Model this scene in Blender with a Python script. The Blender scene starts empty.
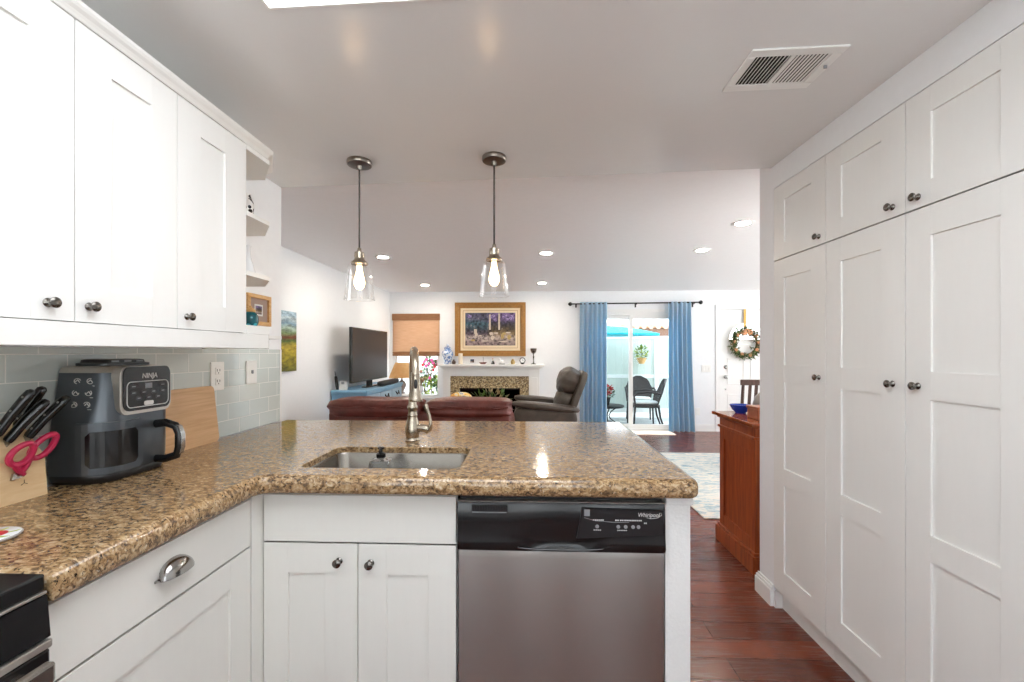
import bpy, bmesh, math, random
from mathutils import Vector, Matrix
PI = math.pi
S = bpy.context.scene
COL = S.collection

# ------------------------------------------------------------------ camera
cd = bpy.data.cameras.new('camera')
cd.sensor_width = 36.0
cd.lens = 430.0 / 1024.0 * 36.0
cd.shift_y = 11.0 / 1024.0
cd.clip_start = 0.02
cam = bpy.data.objects.new('camera', cd)
COL.objects.link(cam)
cam.location = (0, 0, 1.32)
cam.rotation_euler = (PI / 2, 0, math.atan(17 / 430))
S.camera = cam

# ------------------------------------------------------------------ colour management
S.view_settings.view_transform = 'Standard'
S.view_settings.look = 'None'
S.view_settings.exposure = 0.6
S.view_settings.gamma = 1.0
S.view_settings.use_curve_mapping = False
S.cycles.use_denoising = True
S.cycles.max_bounces = 10
S.cycles.diffuse_bounces = 6
S.cycles.transparent_max_bounces = 16
S.cycles.sample_clamp_indirect = 6.0
S.cycles.caustics_reflective = False
S.cycles.caustics_refractive = False

# ------------------------------------------------------------------ sky and sun
W = bpy.data.worlds.new('sky')
S.world = W
W.use_nodes = True
nt = W.node_tree
nt.nodes.clear()
wo = nt.nodes.new('ShaderNodeOutputWorld')
bg = nt.nodes.new('ShaderNodeBackground')
tc = nt.nodes.new('ShaderNodeTexCoord')
sx = nt.nodes.new('ShaderNodeSeparateXYZ')
rp = nt.nodes.new('ShaderNodeValToRGB')
nt.links.new(tc.outputs['Generated'], sx.inputs[0])
hm = nt.nodes.new('ShaderNodeMath')          # height angle: 0 straight down, 1 straight up
hm.operation = 'MULTIPLY_ADD'
hm.inputs[1].default_value = 0.5
hm.inputs[2].default_value = 0.5
nt.links.new(sx.outputs[2], hm.inputs[0])
nt.links.new(hm.outputs[0], rp.inputs[0])
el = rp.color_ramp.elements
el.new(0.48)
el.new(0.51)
for e, (p, c) in zip(el, ((0.0, (2.0, 1.98, 1.94, 1)), (0.48, (2.0, 1.98, 1.94, 1)),      # unseen ground glow, boosted to lift the ceilings
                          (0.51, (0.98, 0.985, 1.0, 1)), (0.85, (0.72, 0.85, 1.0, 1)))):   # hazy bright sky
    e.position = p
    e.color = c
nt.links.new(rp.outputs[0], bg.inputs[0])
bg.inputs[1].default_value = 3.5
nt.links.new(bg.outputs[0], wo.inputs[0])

sl = bpy.data.lights.new('sun', 'SUN')
sl.energy = 2.2
sl.angle = math.radians(1.0)
sl.color = (1.0, 0.96, 0.9)
sun = bpy.data.objects.new('sun', sl)
COL.objects.link(sun)
sun.rotation_euler = Vector((0.12, -0.27, -1.0)).to_track_quat('-Z', 'Y').to_euler()

PANEL_LIGHT = 3.8      # luminous kitchen ceiling panel
CAN_LIGHT = 260.0      # recessed living room lamps
BULB_LIGHT = 14.0      # pendant filament bulbs


# ------------------------------------------------------------------ materials
def lin(h):
    h = h.lstrip('#')
    r = []
    for i in (0, 2, 4):
        v = int(h[i:i + 2], 16) / 255
        r.append(v / 12.92 if v <= 0.04045 else ((v + 0.055) / 1.055) ** 2.4)
    return (*r, 1.0)


def setin(nt, node, key, v):
    s = node.inputs[key]
    if isinstance(v, bpy.types.NodeSocket):
        nt.links.new(v, s)
    else:
        s.default_value = v


def nd(nt, kind, ins=None, **attrs):
    n = nt.nodes.new('ShaderNode' + kind)
    for k, v in attrs.items():
        setattr(n, k, v)
    for k, v in (ins or {}).items():
        setin(nt, n, k, v)
    return n


def ramp(nt, fac, stops, interp='LINEAR'):
    n = nt.nodes.new('ShaderNodeValToRGB')
    cr = n.color_ramp
    cr.interpolation = interp
    while len(cr.elements) < len(stops):
        cr.elements.new(0.5)
    for e, (p, c) in zip(cr.elements, stops):
        e.position = p
        e.color = lin(c) if isinstance(c, str) else c
    nt.links.new(fac, n.inputs[0])
    return n.outputs[0]


def base(name, col='#ffffff', rough=0.5, metal=0.0, **kw):
    m = bpy.data.materials.new(name)
    m.use_nodes = True
    nt = m.node_tree
    b = nt.nodes['Principled BSDF']
    b.inputs['Base Color'].default_value = lin(col)
    b.inputs['Roughness'].default_value = rough
    b.inputs['Metallic'].default_value = metal
    for k, v in kw.items():
        b.inputs[k.replace('_', ' ')].default_value = v
    return m, nt, b


def coords(nt, scale=(1, 1, 1), which='Object', loc=(0, 0, 0), rot=(0, 0, 0)):
    t = nt.nodes.new('ShaderNodeTexCoord')
    mp = nd(nt, 'Mapping', {'Vector': t.outputs[which], 'Scale': scale, 'Location': loc, 'Rotation': rot})
    return mp.outputs[0]


def noise(nt, vec, scale, detail=3, rough=0.5, dist=0.0):
    return nd(nt, 'TexNoise', {'Vector': vec, 'Scale': scale, 'Detail': detail, 'Roughness': rough, 'Distortion': dist}).outputs[0]


def mix(nt, f, a, b, blend='MIX'):
    n = nt.nodes.new('ShaderNodeMix')
    n.data_type = 'RGBA'
    n.blend_type = blend
    for idx, v in ((0, f), (6, a), (7, b)):
        s = n.inputs[idx]
        if isinstance(v, bpy.types.NodeSocket):
            nt.links.new(v, s)
        else:
            s.default_value = lin(v) if isinstance(v, str) else v
    return n.outputs[2]


def bump(nt, b, h, strength=0.1, dist=0.01):
    n = nd(nt, 'Bump', {'Height': h, 'Strength': strength, 'Distance': dist})
    nt.links.new(n.outputs[0], b.inputs['Normal'])


def grainy(name, col, rough=0.5, amount=0.06, scale=40, metal=0.0, bumpy=0.0, stretch=(1, 1, 1), **kw):
    """a plain colour with a faint procedural mottling"""
    m, nt, b = base(name, col, rough, metal, **kw)
    n = noise(nt, coords(nt, stretch), scale, 4)
    c = lin(col)
    lo = tuple(max(0, v * (1 - amount)) for v in c[:3]) + (1,)
    hi = tuple(min(1, v * (1 + amount)) for v in c[:3]) + (1,)
    nt.links.new(ramp(nt, n, [(0.3, lo), (0.7, hi)]), b.inputs['Base Color'])
    if bumpy:
        bump(nt, b, n, bumpy, 0.004)
    return m


def emit(name, col, strength):
    m, nt, b = base(name, col, 0.5)
    b.inputs['Emission Color'].default_value = lin(col)
    b.inputs['Emission Strength'].default_value = strength
    return m


M = {}
M['wall'] = grainy('wall paint', '#eef0f2', 0.55, 0.01, 30, bumpy=0.05)
M['wall_end'] = grainy('textured wall paint', '#e6e6e4', 0.6, 0.02, 120, bumpy=0.25)
M['ceil_l'] = grainy('living ceiling paint', '#fafafb', 0.5, 0.01, 25, bumpy=0.05)


def ceiling_mat():
    m, nt, b = base('kitchen ceiling paint', '#ebebeb', 0.22)
    v = coords(nt)
    n = noise(nt, v, 9, 5, 0.55, 0.6)
    bump(nt, b, n, 0.12, 0.01)
    b.inputs['Specular IOR Level'].default_value = 0.55
    return m


M['ceil_k'] = ceiling_mat()
M['cab'] = grainy('white cabinet lacquer', '#eaeae7', 0.33, 0.006, 8, stretch=(8, 8, 1))
M['cab_low'] = grainy('white base cabinet lacquer', '#e4e3dd', 0.35, 0.006, 8, stretch=(8, 8, 1))
M['trim'] = grainy('white trim paint', '#eeeeec', 0.4, 0.005, 20)
M['gap'] = base('dark gap', '#5a5a5a', 0.8)[0]
M['dark'] = base('black void', '#0c0c0d', 0.7)[0]


def granite():
    m, nt, b = base('granite', '#a08060', 0.11)
    v = coords(nt)
    vs = coords(nt, (1.0, 1.7, 1.4), rot=(0.2, 0.1, 0.55))
    n1 = noise(nt, vs, 58, 6, 0.62, 0.8)
    c1 = ramp(nt, n1, [(0.31, '#30261f'), (0.41, '#5f4a35'), (0.48, '#8f704c'), (0.55, '#a98b65'), (0.64, '#c0a986'), (0.75, '#d0c1a6')])
    n2 = noise(nt, v, 17, 4, 0.6, 0.5)
    c2 = mix(nt, ramp(nt, n2, [(0.42, '#000000'), (0.62, '#8a8a8a')]), c1, '#a68c68')
    n3 = noise(nt, v, 150, 3, 0.6)
    c3 = mix(nt, ramp(nt, n3, [(0.60, '#000000'), (0.66, '#ffffff')]), c2, '#1c1612')
    n4 = noise(nt, coords(nt, loc=(3, 5, 1)), 120, 3, 0.6)
    c4 = mix(nt, ramp(nt, n4, [(0.64, '#000000'), (0.70, '#bbbbbb')]), c3, '#d8ccb6')
    nt.links.new(c4, b.inputs['Base Color'])
    b.inputs['Specular IOR Level'].default_value = 0.6
    return m


M['granite'] = granite()


def floor_mat():
    m, nt, b = base('hand scraped plank floor', '#5a2a20', 0.25)
    v = coords(nt)
    br = nd(nt, 'TexBrick', {'Vector': v, 'Color1': lin('#85432b'), 'Color2': lin('#602c1d'), 'Mortar': lin('#1d0c09'),
                             'Scale': 1.0, 'Mortar Size': 0.0016, 'Mortar Smooth': 0.3, 'Bias': 0.0, 'Brick Width': 1.35, 'Row Height': 0.126})
    br.offset = 0.37
    g = noise(nt, coords(nt, (1.6, 26, 1)), 2.2, 6, 0.65, 0.8)
    c = mix(nt, 0.85, br.outputs[0], ramp(nt, g, [(0.3, '#b5b5b5'), (0.62, '#ffffff')]), 'MULTIPLY')
    k = noise(nt, coords(nt, (1.2, 3.0, 1)), 2.6, 3, 0.5, 0.4)
    c = mix(nt, ramp(nt, k, [(0.42, '#000000'), (0.75, '#6a6a6a')]), c, '#83402a')
    nt.links.new(c, b.inputs['Base Color'])
    nt.links.new(ramp(nt, g, [(0.3, (0.32,) * 3 + (1,)), (0.7, (0.2,) * 3 + (1,))]), b.inputs['Roughness'])
    bump(nt, b, g, 0.06, 0.01)
    return m


M['floor'] = floor_mat()


def tile_mat():
    m, nt, b = base('glass subway tile', '#c7cdc8', 0.08)
    t = nt.nodes.new('ShaderNodeTexCoord')
    s = nd(nt, 'SeparateXYZ', {0: t.outputs['Object']})
    u = nd(nt, 'Math', {0: s.outputs[1], 1: -1.735}, operation='ADD').outputs[0]
    w = nd(nt, 'Math', {0: s.outputs[2], 1: -0.9385}, operation='ADD').outputs[0]
    v = nd(nt, 'CombineXYZ', {0: u, 1: w}).outputs[0]
    br = nd(nt, 'TexBrick', {'Vector': v, 'Color1': lin('#c3cbc8'), 'Color2': lin('#cdd0c9'), 'Mortar': lin('#e6e5df'),
                             'Scale': 1.0, 'Mortar Size': 0.0018, 'Mortar Smooth': 0.2, 'Bias': 0.0, 'Brick Width': 0.15, 'Row Height': 0.075})
    nt.links.new(br.outputs[0], b.inputs['Base Color'])
    nt.links.new(ramp(nt, br.outputs[1], [(0.1, (0.1,) * 3 + (1,)), (0.6, (0.6,) * 3 + (1,))]), b.inputs['Roughness'])
    iv = nd(nt, 'Math', {0: 1.0, 1: br.outputs[1]}, operation='SUBTRACT').outputs[0]
    bump(nt, b, iv, 0.4, 0.002)
    return m


M['tile'] = tile_mat()


def wood(name, c0, c1, rough=0.4, stretch=(1, 1, 1), scale=6, dist=1.5):
    m, nt, b = base(name, c0, rough)
    v = coords(nt, stretch)
    n = noise(nt, v, scale, 6, 0.6, dist)
    nt.links.new(ramp(nt, n, [(0.3, c0), (0.7, c1)]), b.inputs['Base Color'])
    bump(nt, b, n, 0.05, 0.003)
    return m


M['cherry'] = wood('cherry wood', '#7c3418', '#b15a2c', 0.3, (12, 12, 1.2), 2.2)
M['cherry_top'] = wood('polished cherry top', '#7d3c22', '#9c5430', 0.14, (2, 10, 2), 2)
M['maple'] = wood('pale maple block', '#dcb98a', '#ecd1a6', 0.45, (10, 2, 10), 3)
M['board'] = wood('bamboo board', '#c29766', '#dab184', 0.45, (4, 1.2, 26), 3, 0.7)
M['darkwood'] = wood('dark walnut', '#3d2a22', '#5a4135', 0.4, (14, 14, 2), 3)
M['goldwood'] = wood('golden wood frame', '#c08d4f', '#dcb478', 0.4, (20, 4, 20), 4)
M['boxwood'] = wood('reddish wood box', '#8d4b2c', '#a8613b', 0.35, (12, 3, 12), 3)
M['gilt'] = wood('gilded frame', '#86591f', '#b07f36', 0.35, (6, 6, 6), 8)
M['mat_cream'] = grainy('cream picture mat', '#ecd9b8', 0.8, 0.03, 60)
M['mauve'] = grainy('mauve picture mat', '#9f8a80', 0.8, 0.03, 60)
M['chrome'] = grainy('polished nickel', '#a9a7a4', 0.16, 0.03, 60, 1.0)
M['nickel'] = grainy('brushed nickel', '#b3a999', 0.27, 0.05, 80, 1.0, stretch=(1, 1, 8))
M['pewter'] = grainy('dark pewter knob', '#77746f', 0.2, 0.05, 80, 1.0)
M['canopy'] = grainy('aged nickel canopy', '#8f877f', 0.3, 0.1, 40, 1.0)
M['cord'] = grainy('dark fabric cord', '#55524f', 0.7, 0.1, 80)
M['brass'] = grainy('warm brass', '#b78b4c', 0.3, 0.05, 60, 1.0)


def steel():
    m, nt, b = base('brushed stainless steel', '#a8a5a1', 0.25, 1.0)
    n = noise(nt, coords(nt, (300, 300, 2)), 2.0, 3)
    nt.links.new(ramp(nt, n, [(0.3, '#a6a39f'), (0.7, '#adaaa6')]), b.inputs['Base Color'])
    b.inputs['Anisotropic'].default_value = 0.88
    b.inputs['Anisotropic Rotation'].default_value = 0.25
    tg = nd(nt, 'Tangent', direction_type='RADIAL', axis='Z')
    nt.links.new(tg.outputs[0], b.inputs['Tangent'])
    return m


M['steel'] = steel()
M['sink'] = grainy('satin steel basin', '#8f8981', 0.24, 0.04, 50, 1.0, stretch=(1, 12, 1))
M['blackgloss'] = grainy('glossy black plastic', '#131314', 0.2, 0.1, 30)
M['blacksat'] = grainy('satin black plastic', '#1a1a1c', 0.33, 0.1, 60)
M['blackmatte'] = grainy('matte black', '#202021', 0.6, 0.1, 60)
M['charcoal'] = grainy('graphite plastic', '#50555a', 0.28, 0.05, 30, 0.55)
M['silver'] = grainy('silver plastic trim', '#bfbab3', 0.28, 0.03, 50, 0.8)
M['whiteplastic'] = grainy('white plastic', '#efeeea', 0.35, 0.01, 40)
M['whiteprint'] = base('white print', '#d8d8d6', 0.5)[0]
M['greyprint'] = base('grey print', '#8d8f92', 0.5)[0]
M['red'] = grainy('crimson plastic', '#b5214a', 0.3, 0.06, 40)
M['porcelain'] = grainy('white porcelain', '#eef0f2', 0.15, 0.01, 30)
M['cobalt'] = grainy('cobalt glaze', '#1e3fae', 0.1, 0.1, 20)
M['candle'] = grainy('ivory wax', '#efe3cd', 0.5, 0.02, 40)
M['greyceramic'] = grainy('grey ceramic', '#8f8781', 0.35, 0.06, 30)
M['teal'] = None


def spotted(name, c0, c1, scale, thr=0.35, rough=0.2):
    m, nt, b = base(name, c0, rough)
    vo = nd(nt, 'TexVoronoi', {'Vector': coords(nt), 'Scale': scale})
    nt.links.new(ramp(nt, vo.outputs[0], [(thr, c1), (thr + 0.06, c0)]), b.inputs['Base Color'])
    return m


M['dots'] = spotted('spotted glaze', '#efede9', '#1d1c20', 60, 0.42)
M['teal'] = spotted('teal swirl glaze', '#12565f', '#3aa6b4', 45, 0.35)
M['delft'] = spotted('blue and white glaze', '#dfe6f0', '#6f8fc4', 34, 0.5)
M['mosaic'] = None


def mosaic():
    m, nt, b = base('mosaic surround', '#8a7658', 0.35)
    vo = nd(nt, 'TexVoronoi', {'Vector': coords(nt, (1, 1, 1), rot=(0, PI / 4, 0)), 'Scale': 62.0, 'Randomness': 0.55})
    g = nd(nt, 'SeparateColor', {0: vo.outputs['Color']})
    c = ramp(nt, g.outputs[0], [(0.0, '#4a3c2c'), (0.3, '#7d6847'), (0.55, '#b39a70'), (0.8, '#d6c6a2'), (1.0, '#8d7b5c')])
    nt.links.new(c, b.inputs['Base Color'])
    return m


M['mosaic'] = mosaic()


def leather(name, c0, c1, rough=0.38):
    m, nt, b = base(name, c0, rough)
    n = noise(nt, coords(nt), 7, 5, 0.6, 0.6)
    nt.links.new(ramp(nt, n, [(0.3, c0), (0.72, c1)]), b.inputs['Base Color'])
    vo = nd(nt, 'TexVoronoi', {'Vector': coords(nt), 'Scale': 220})
    h = nd(nt, 'Math', {0: vo.outputs[0], 1: nd(nt, 'Math', {0: n, 1: 3.0}, operation='MULTIPLY').outputs[0]}, operation='ADD').outputs[0]
    bump(nt, b, h, 0.25, 0.01)
    return m


M['burgundy'] = leather('burgundy leather', '#54251f', '#7c4036', 0.3)
M['taupe'] = leather('taupe leather', '#3a332d', '#51483f', 0.33)


def curtain():
    m, nt, b = base('blue curtain linen', '#86abc8', 0.85)
    n = noise(nt, coords(nt, (30, 30, 6)), 6, 4)
    wv = nd(nt, 'TexWave', {'Vector': coords(nt, (1, 1, 1)), 'Scale': 6.0, 'Distortion': 2.5, 'Detail': 2.0, 'Detail Scale': 2.5}, bands_direction='Z')
    c = mix(nt, ramp(nt, wv.outputs[0], [(0.35, '#000000'), (0.65, '#909090')]), ramp(nt, n, [(0.3, '#b0c5d3'), (0.7, '#c6d3dc')]), '#d2d6da')
    nt.links.new(c, b.inputs['Base Color'])
    tr = nd(nt, 'BsdfTranslucent', {'Color': lin('#9bdcf5')})
    mx = nd(nt, 'MixShader', {0: 0.42, 1: b.outputs[0], 2: tr.outputs[0]})
    nt.links.new(mx.outputs[0], nt.nodes['Material Output'].inputs[0])
    return m


M['curtain'] = curtain()


def bamboo(name, c0, c1, c2, tr=0.3):
    m, nt, b = base(name, c0, 0.7)
    wv = nd(nt, 'TexWave', {'Vector': coords(nt), 'Scale': 22.0, 'Distortion': 1.2, 'Detail': 2.0, 'Detail Scale': 1.0}, bands_direction='Z')
    n = noise(nt, coords(nt, (3, 3, 60)), 2.5, 4, 0.6)
    c = mix(nt, ramp(nt, n, [(0.35, '#000000'), (0.7, '#ffffff')]), ramp(nt, wv.outputs[0], [(0.2, c0), (0.8, c1)]), c2)
    nt.links.new(c, b.inputs['Base Color'])
    t = nd(nt, 'BsdfTranslucent', {'Color': lin(c2)})
    mx = nd(nt, 'MixShader', {0: tr, 1: b.outputs[0], 2: t.outputs[0]})
    nt.links.new(mx.outputs[0], nt.nodes['Material Output'].inputs[0])
    return m


M['bamboo'] = bamboo('woven bamboo', '#b58a64', '#d3ad8b', '#e3c5aa', 0.5)
M['bamboo_dark'] = bamboo('folded bamboo valance', '#7d5233', '#9a6c48', '#a67a55', 0.1)


def thin_glass(name, tint='#ffffff', refl=0.12, spec=0.9):
    """thin clear glass: mostly straight through, mirror-like towards grazing angles"""
    m = bpy.data.materials.new(name)
    m.use_nodes = True
    nt = m.node_tree
    nt.nodes.clear()
    o = nt.nodes.new('ShaderNodeOutputMaterial')
    t = nd(nt, 'BsdfTransparent', {'Color': lin(tint)})
    g = nd(nt, 'BsdfGlossy', {'Color': lin('#ffffff'), 'Roughness': 0.03})
    lw = nd(nt, 'LayerWeight', {'Blend': refl})
    mp = nd(nt, 'Math', {0: lw.outputs[1], 1: spec}, operation='MULTIPLY')
    mx = nd(nt, 'MixShader', {0: mp.outputs[0], 1: t.outputs[0], 2: g.outputs[0]})
    nt.links.new(mx.outputs[0], o.inputs[0])
    return m


M['pane'] = thin_glass('window pane', '#fbfdfd', 0.08, 0.5)
M['shadeglass'] = thin_glass('clear lamp glass', '#fdfdfd', 0.25, 0.7)
M['smokeglass'] = thin_glass('smoked basket window', '#2c3033', 0.3, 0.9)
M['bottle'] = thin_glass('clear bottle', '#e2e6e8', 0.5, 0.8)
M['bulb'] = emit('filament bulb', '#ffcf94', BULB_LIGHT)
M['can_lens'] = emit('recessed lamp lens', '#fff3e2', CAN_LIGHT)
M['panel'] = emit('luminous ceiling panel', '#f6faff', PANEL_LIGHT)
M['screen'] = base('dark television screen', '#1d1918', 0.38)[0]
M['blue_paint'] = grainy('painted blue console', '#82b1d0', 0.45, 0.06, 12)
M['blue_pale'] = grainy('pale blue drawer front', '#a3bfd1', 0.45, 0.05, 12)


def lampshade():
    m, nt, b = base('parchment lamp shade', '#e3bd84', 0.8)
    n = noise(nt, coords(nt), 20, 3)
    nt.links.new(ramp(nt, n, [(0.3, '#d9ae72'), (0.7, '#ecc995')]), b.inputs['Base Color'])
    t = nd(nt, 'BsdfTranslucent', {'Color': lin('#f0cc92')})
    mx = nd(nt, 'MixShader', {0: 0.4, 1: b.outputs[0], 2: t.outputs[0]})
    nt.links.new(mx.outputs[0], nt.nodes['Material Output'].inputs[0])
    return m


M['lampshade'] = lampshade()


def rug_mat():
    m, nt, b = base('distressed rug', '#d8d6cf', 0.95)
    n = noise(nt, coords(nt, (1, 3.2, 1)), 7, 6, 0.7, 1.2)
    n2 = noise(nt, coords(nt, (1.0, 1.6, 1), loc=(4, 2, 0)), 2.2, 3, 0.5, 0.6)
    c = ramp(nt, n, [(0.36, '#5f8ba3'), (0.46, '#a9bfc8'), (0.54, '#dcd9d1'), (0.7, '#cdbfae')])
    c = mix(nt, ramp(nt, n2, [(0.4, '#000000'), (0.66, '#bbbbbb')]), c, '#dedbd3')
    nt.links.new(c, b.inputs['Base Color'])
    bump(nt, b, n, 0.3, 0.01)
    return m


M['rug'] = rug_mat()
M['mat'] = grainy('cream door mat', '#efe2d2', 0.95, 0.05, 90, bumpy=0.3)


def landscape():
    m, nt, b = base('landscape canvas', '#88a080', 0.7)
    t = nt.nodes.new('ShaderNodeTexCoord')
    s = nd(nt, 'SeparateXYZ', {0: t.outputs['Generated']})
    n = noise(nt, coords(nt, (1, .8, 2)), 5.0, 4)
    h = nd(nt, 'Math', {0: s.outputs[2], 1: nd(nt, 'MultiplyAdd' if False else 'Math', {0: n, 1: 0.16}, operation='MULTIPLY').outputs[0]}, operation='ADD').outputs[0]
    c = ramp(nt, h, [(0.10, '#6b6a1d'), (0.3, '#a99a24'), (0.48, '#c9b13a'), (0.58, '#53702f'), (0.66, '#7f3d22'), (0.72, '#86a06a'),
                     (0.80, '#b7cdbd'), (0.88, '#7fa2b8'), (0.96, '#cfe0e4'), (1.0, '#b4d0de')])
    n2 = noise(nt, coords(nt, (14, 4, 12)), 2.0, 4, 0.7)
    c = mix(nt, 0.75, c, ramp(nt, n2, [(0.35, '#6b6b6b'), (0.6, '#ffffff')]), 'MULTIPLY')
    nt.links.new(c, b.inputs['Base Color'])
    return m


M['landscape'] = landscape()


def courtyard():
    m, nt, b = base('courtyard picture', '#776a70', 0.6)
    t = nt.nodes.new('ShaderNodeTexCoord')
    s = nd(nt, 'SeparateXYZ', {0: t.outputs['Generated']})
    n = noise(nt, coords(nt, (1, 1, 1)), 13, 6, 0.7, 0.7)
    hz = nd(nt, 'Math', {0: s.outputs[2], 1: nd(nt, 'Math', {0: n, 1: 0.35}, operation='MULTIPLY').outputs[0]}, operation='ADD').outputs[0]
    left = ramp(nt, hz, [(0.28, '#a08a8a'), (0.42, '#c4b3ab'), (0.52, '#5b4c58'), (0.66, '#39424f'), (0.85, '#3f6673'), (1.05, '#5b5a72')])
    right = ramp(nt, hz, [(0.28, '#9b8885'), (0.42, '#c0ada0'), (0.54, '#8d7550'), (0.68, '#54452f'), (0.86, '#3f3a4c'), (1.0, '#7d6799')])
    lr = ramp(nt, nd(nt, 'Math', {0: s.outputs[0], 1: nd(nt, 'Math', {0: n, 1: 0.2}, operation='MULTIPLY').outputs[0]}, operation='ADD').outputs[0],
              [(0.54, '#000000'), (0.62, '#ffffff')])
    c = mix(nt, lr, left, right)
    n2 = noise(nt, coords(nt, (1, 1, 1), loc=(2, 7, 1)), 24, 3, 0.6)
    c = mix(nt, 0.9, c, ramp(nt, n2, [(0.36, '#5a5560'), (0.56, '#ffffff')]), 'MULTIPLY')
    c = mix(nt, ramp(nt, n2, [(0.62, '#000000'), (0.72, '#aaaaaa')]), c, '#c9bdb6')
    nt.links.new(c, b.inputs['Base Color'])
    return m


M['courtyard'] = courtyard()
M['art_cream'] = grainy('painted cream stone', '#cdbfae', 0.7, 0.2, 40)
M['art_ochre'] = grainy('painted ochre pot', '#b49a63', 0.7, 0.25, 40)
M['art_wisteria'] = spotted('painted wisteria', '#6d5a8d', '#b7a4cf', 50, 0.4, 0.7)
M['leaf'] = grainy('green leaf', '#5d7a3a', 0.5, 0.3, 12)
M['leaf_lime'] = grainy('lime leaf', '#a4b23c', 0.5, 0.2, 12)
M['leaf_dark'] = grainy('deep green leaf', '#3c5232', 0.5, 0.3, 12)
M['leaf_dry'] = grainy('pale dried leaf', '#b7a27c', 0.7, 0.2, 12)
M['pink'] = grainy('pink petal', '#d5488c', 0.5, 0.2, 14)
M['redflower'] = grainy('red petal', '#c4242f', 0.5, 0.2, 14)
M['peach'] = grainy('peach blossom', '#e0a072', 0.6, 0.2, 14)
M['stem'] = grainy('brown stem', '#6a5138', 0.8, 0.2, 12)
M['fence'] = grainy('pale green fence paint', '#c3cec5', 0.7, 0.05, 8, stretch=(6, 6, 1))
M['fence_white'] = grainy('white fence paint', '#e8ebe8', 0.7, 0.03, 8)
M['concrete'] = grainy('patio concrete', '#a7aaa8', 0.85, 0.12, 9)
M['terra'] = grainy('clay roof tile', '#c9a58c', 0.8, 0.2, 9)
M['fascia'] = grainy('brown eave board', '#7a5a48', 0.7, 0.1, 12)
M['aqua'] = grainy('aqua canvas', '#12b3c4', 0.7, 0.05, 9)
M['wicker'] = None


def wicker():
    m, nt, b = base('dark wicker', '#3b3432', 0.6)
    ck = nd(nt, 'TexChecker', {'Vector': coords(nt), 'Scale': 70.0, 'Color1': lin('#4a4240'), 'Color2': lin('#26201f')})
    nt.links.new(ck.outputs[0], b.inputs['Base Color'])
    return m


M['wicker'] = wicker()
M['iron'] = grainy('dark wrought iron', '#2e2c2c', 0.5, 0.1, 30, 0.6)
M['cushion'] = grainy('pale seat pad', '#d9d8d3', 0.9, 0.04, 40)
M['door'] = grainy('white door paint', '#f0f0ee', 0.4, 0.006, 12)
M['frosted'] = emit('daylit fanlight glass', '#f4faff', 0.0)
M['firebox'] = grainy('sooty firebox', '#161a24', 0.35, 0.2, 10)
M['pattern'] = None


def pillow_mat():
    m, nt, b = base('orange patterned cloth', '#e8d9b8', 0.9)
    n = noise(nt, coords(nt), 14, 3, 0.5, 1.0)
    nt.links.new(ramp(nt, n, [(0.35, '#7d94a5'), (0.44, '#ece0c8'), (0.52, '#ecca6a'), (0.62, '#d8863a'), (0.72, '#efe4d0')]), b.inputs['Base Color'])
    return m


M['pattern'] = pillow_mat()


# ------------------------------------------------------------------ mesh helpers
def ceil_rise(x):
    """the old kitchen ceiling climbs slightly towards the pantry"""
    return 0.024 * (x + 1.36)


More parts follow.
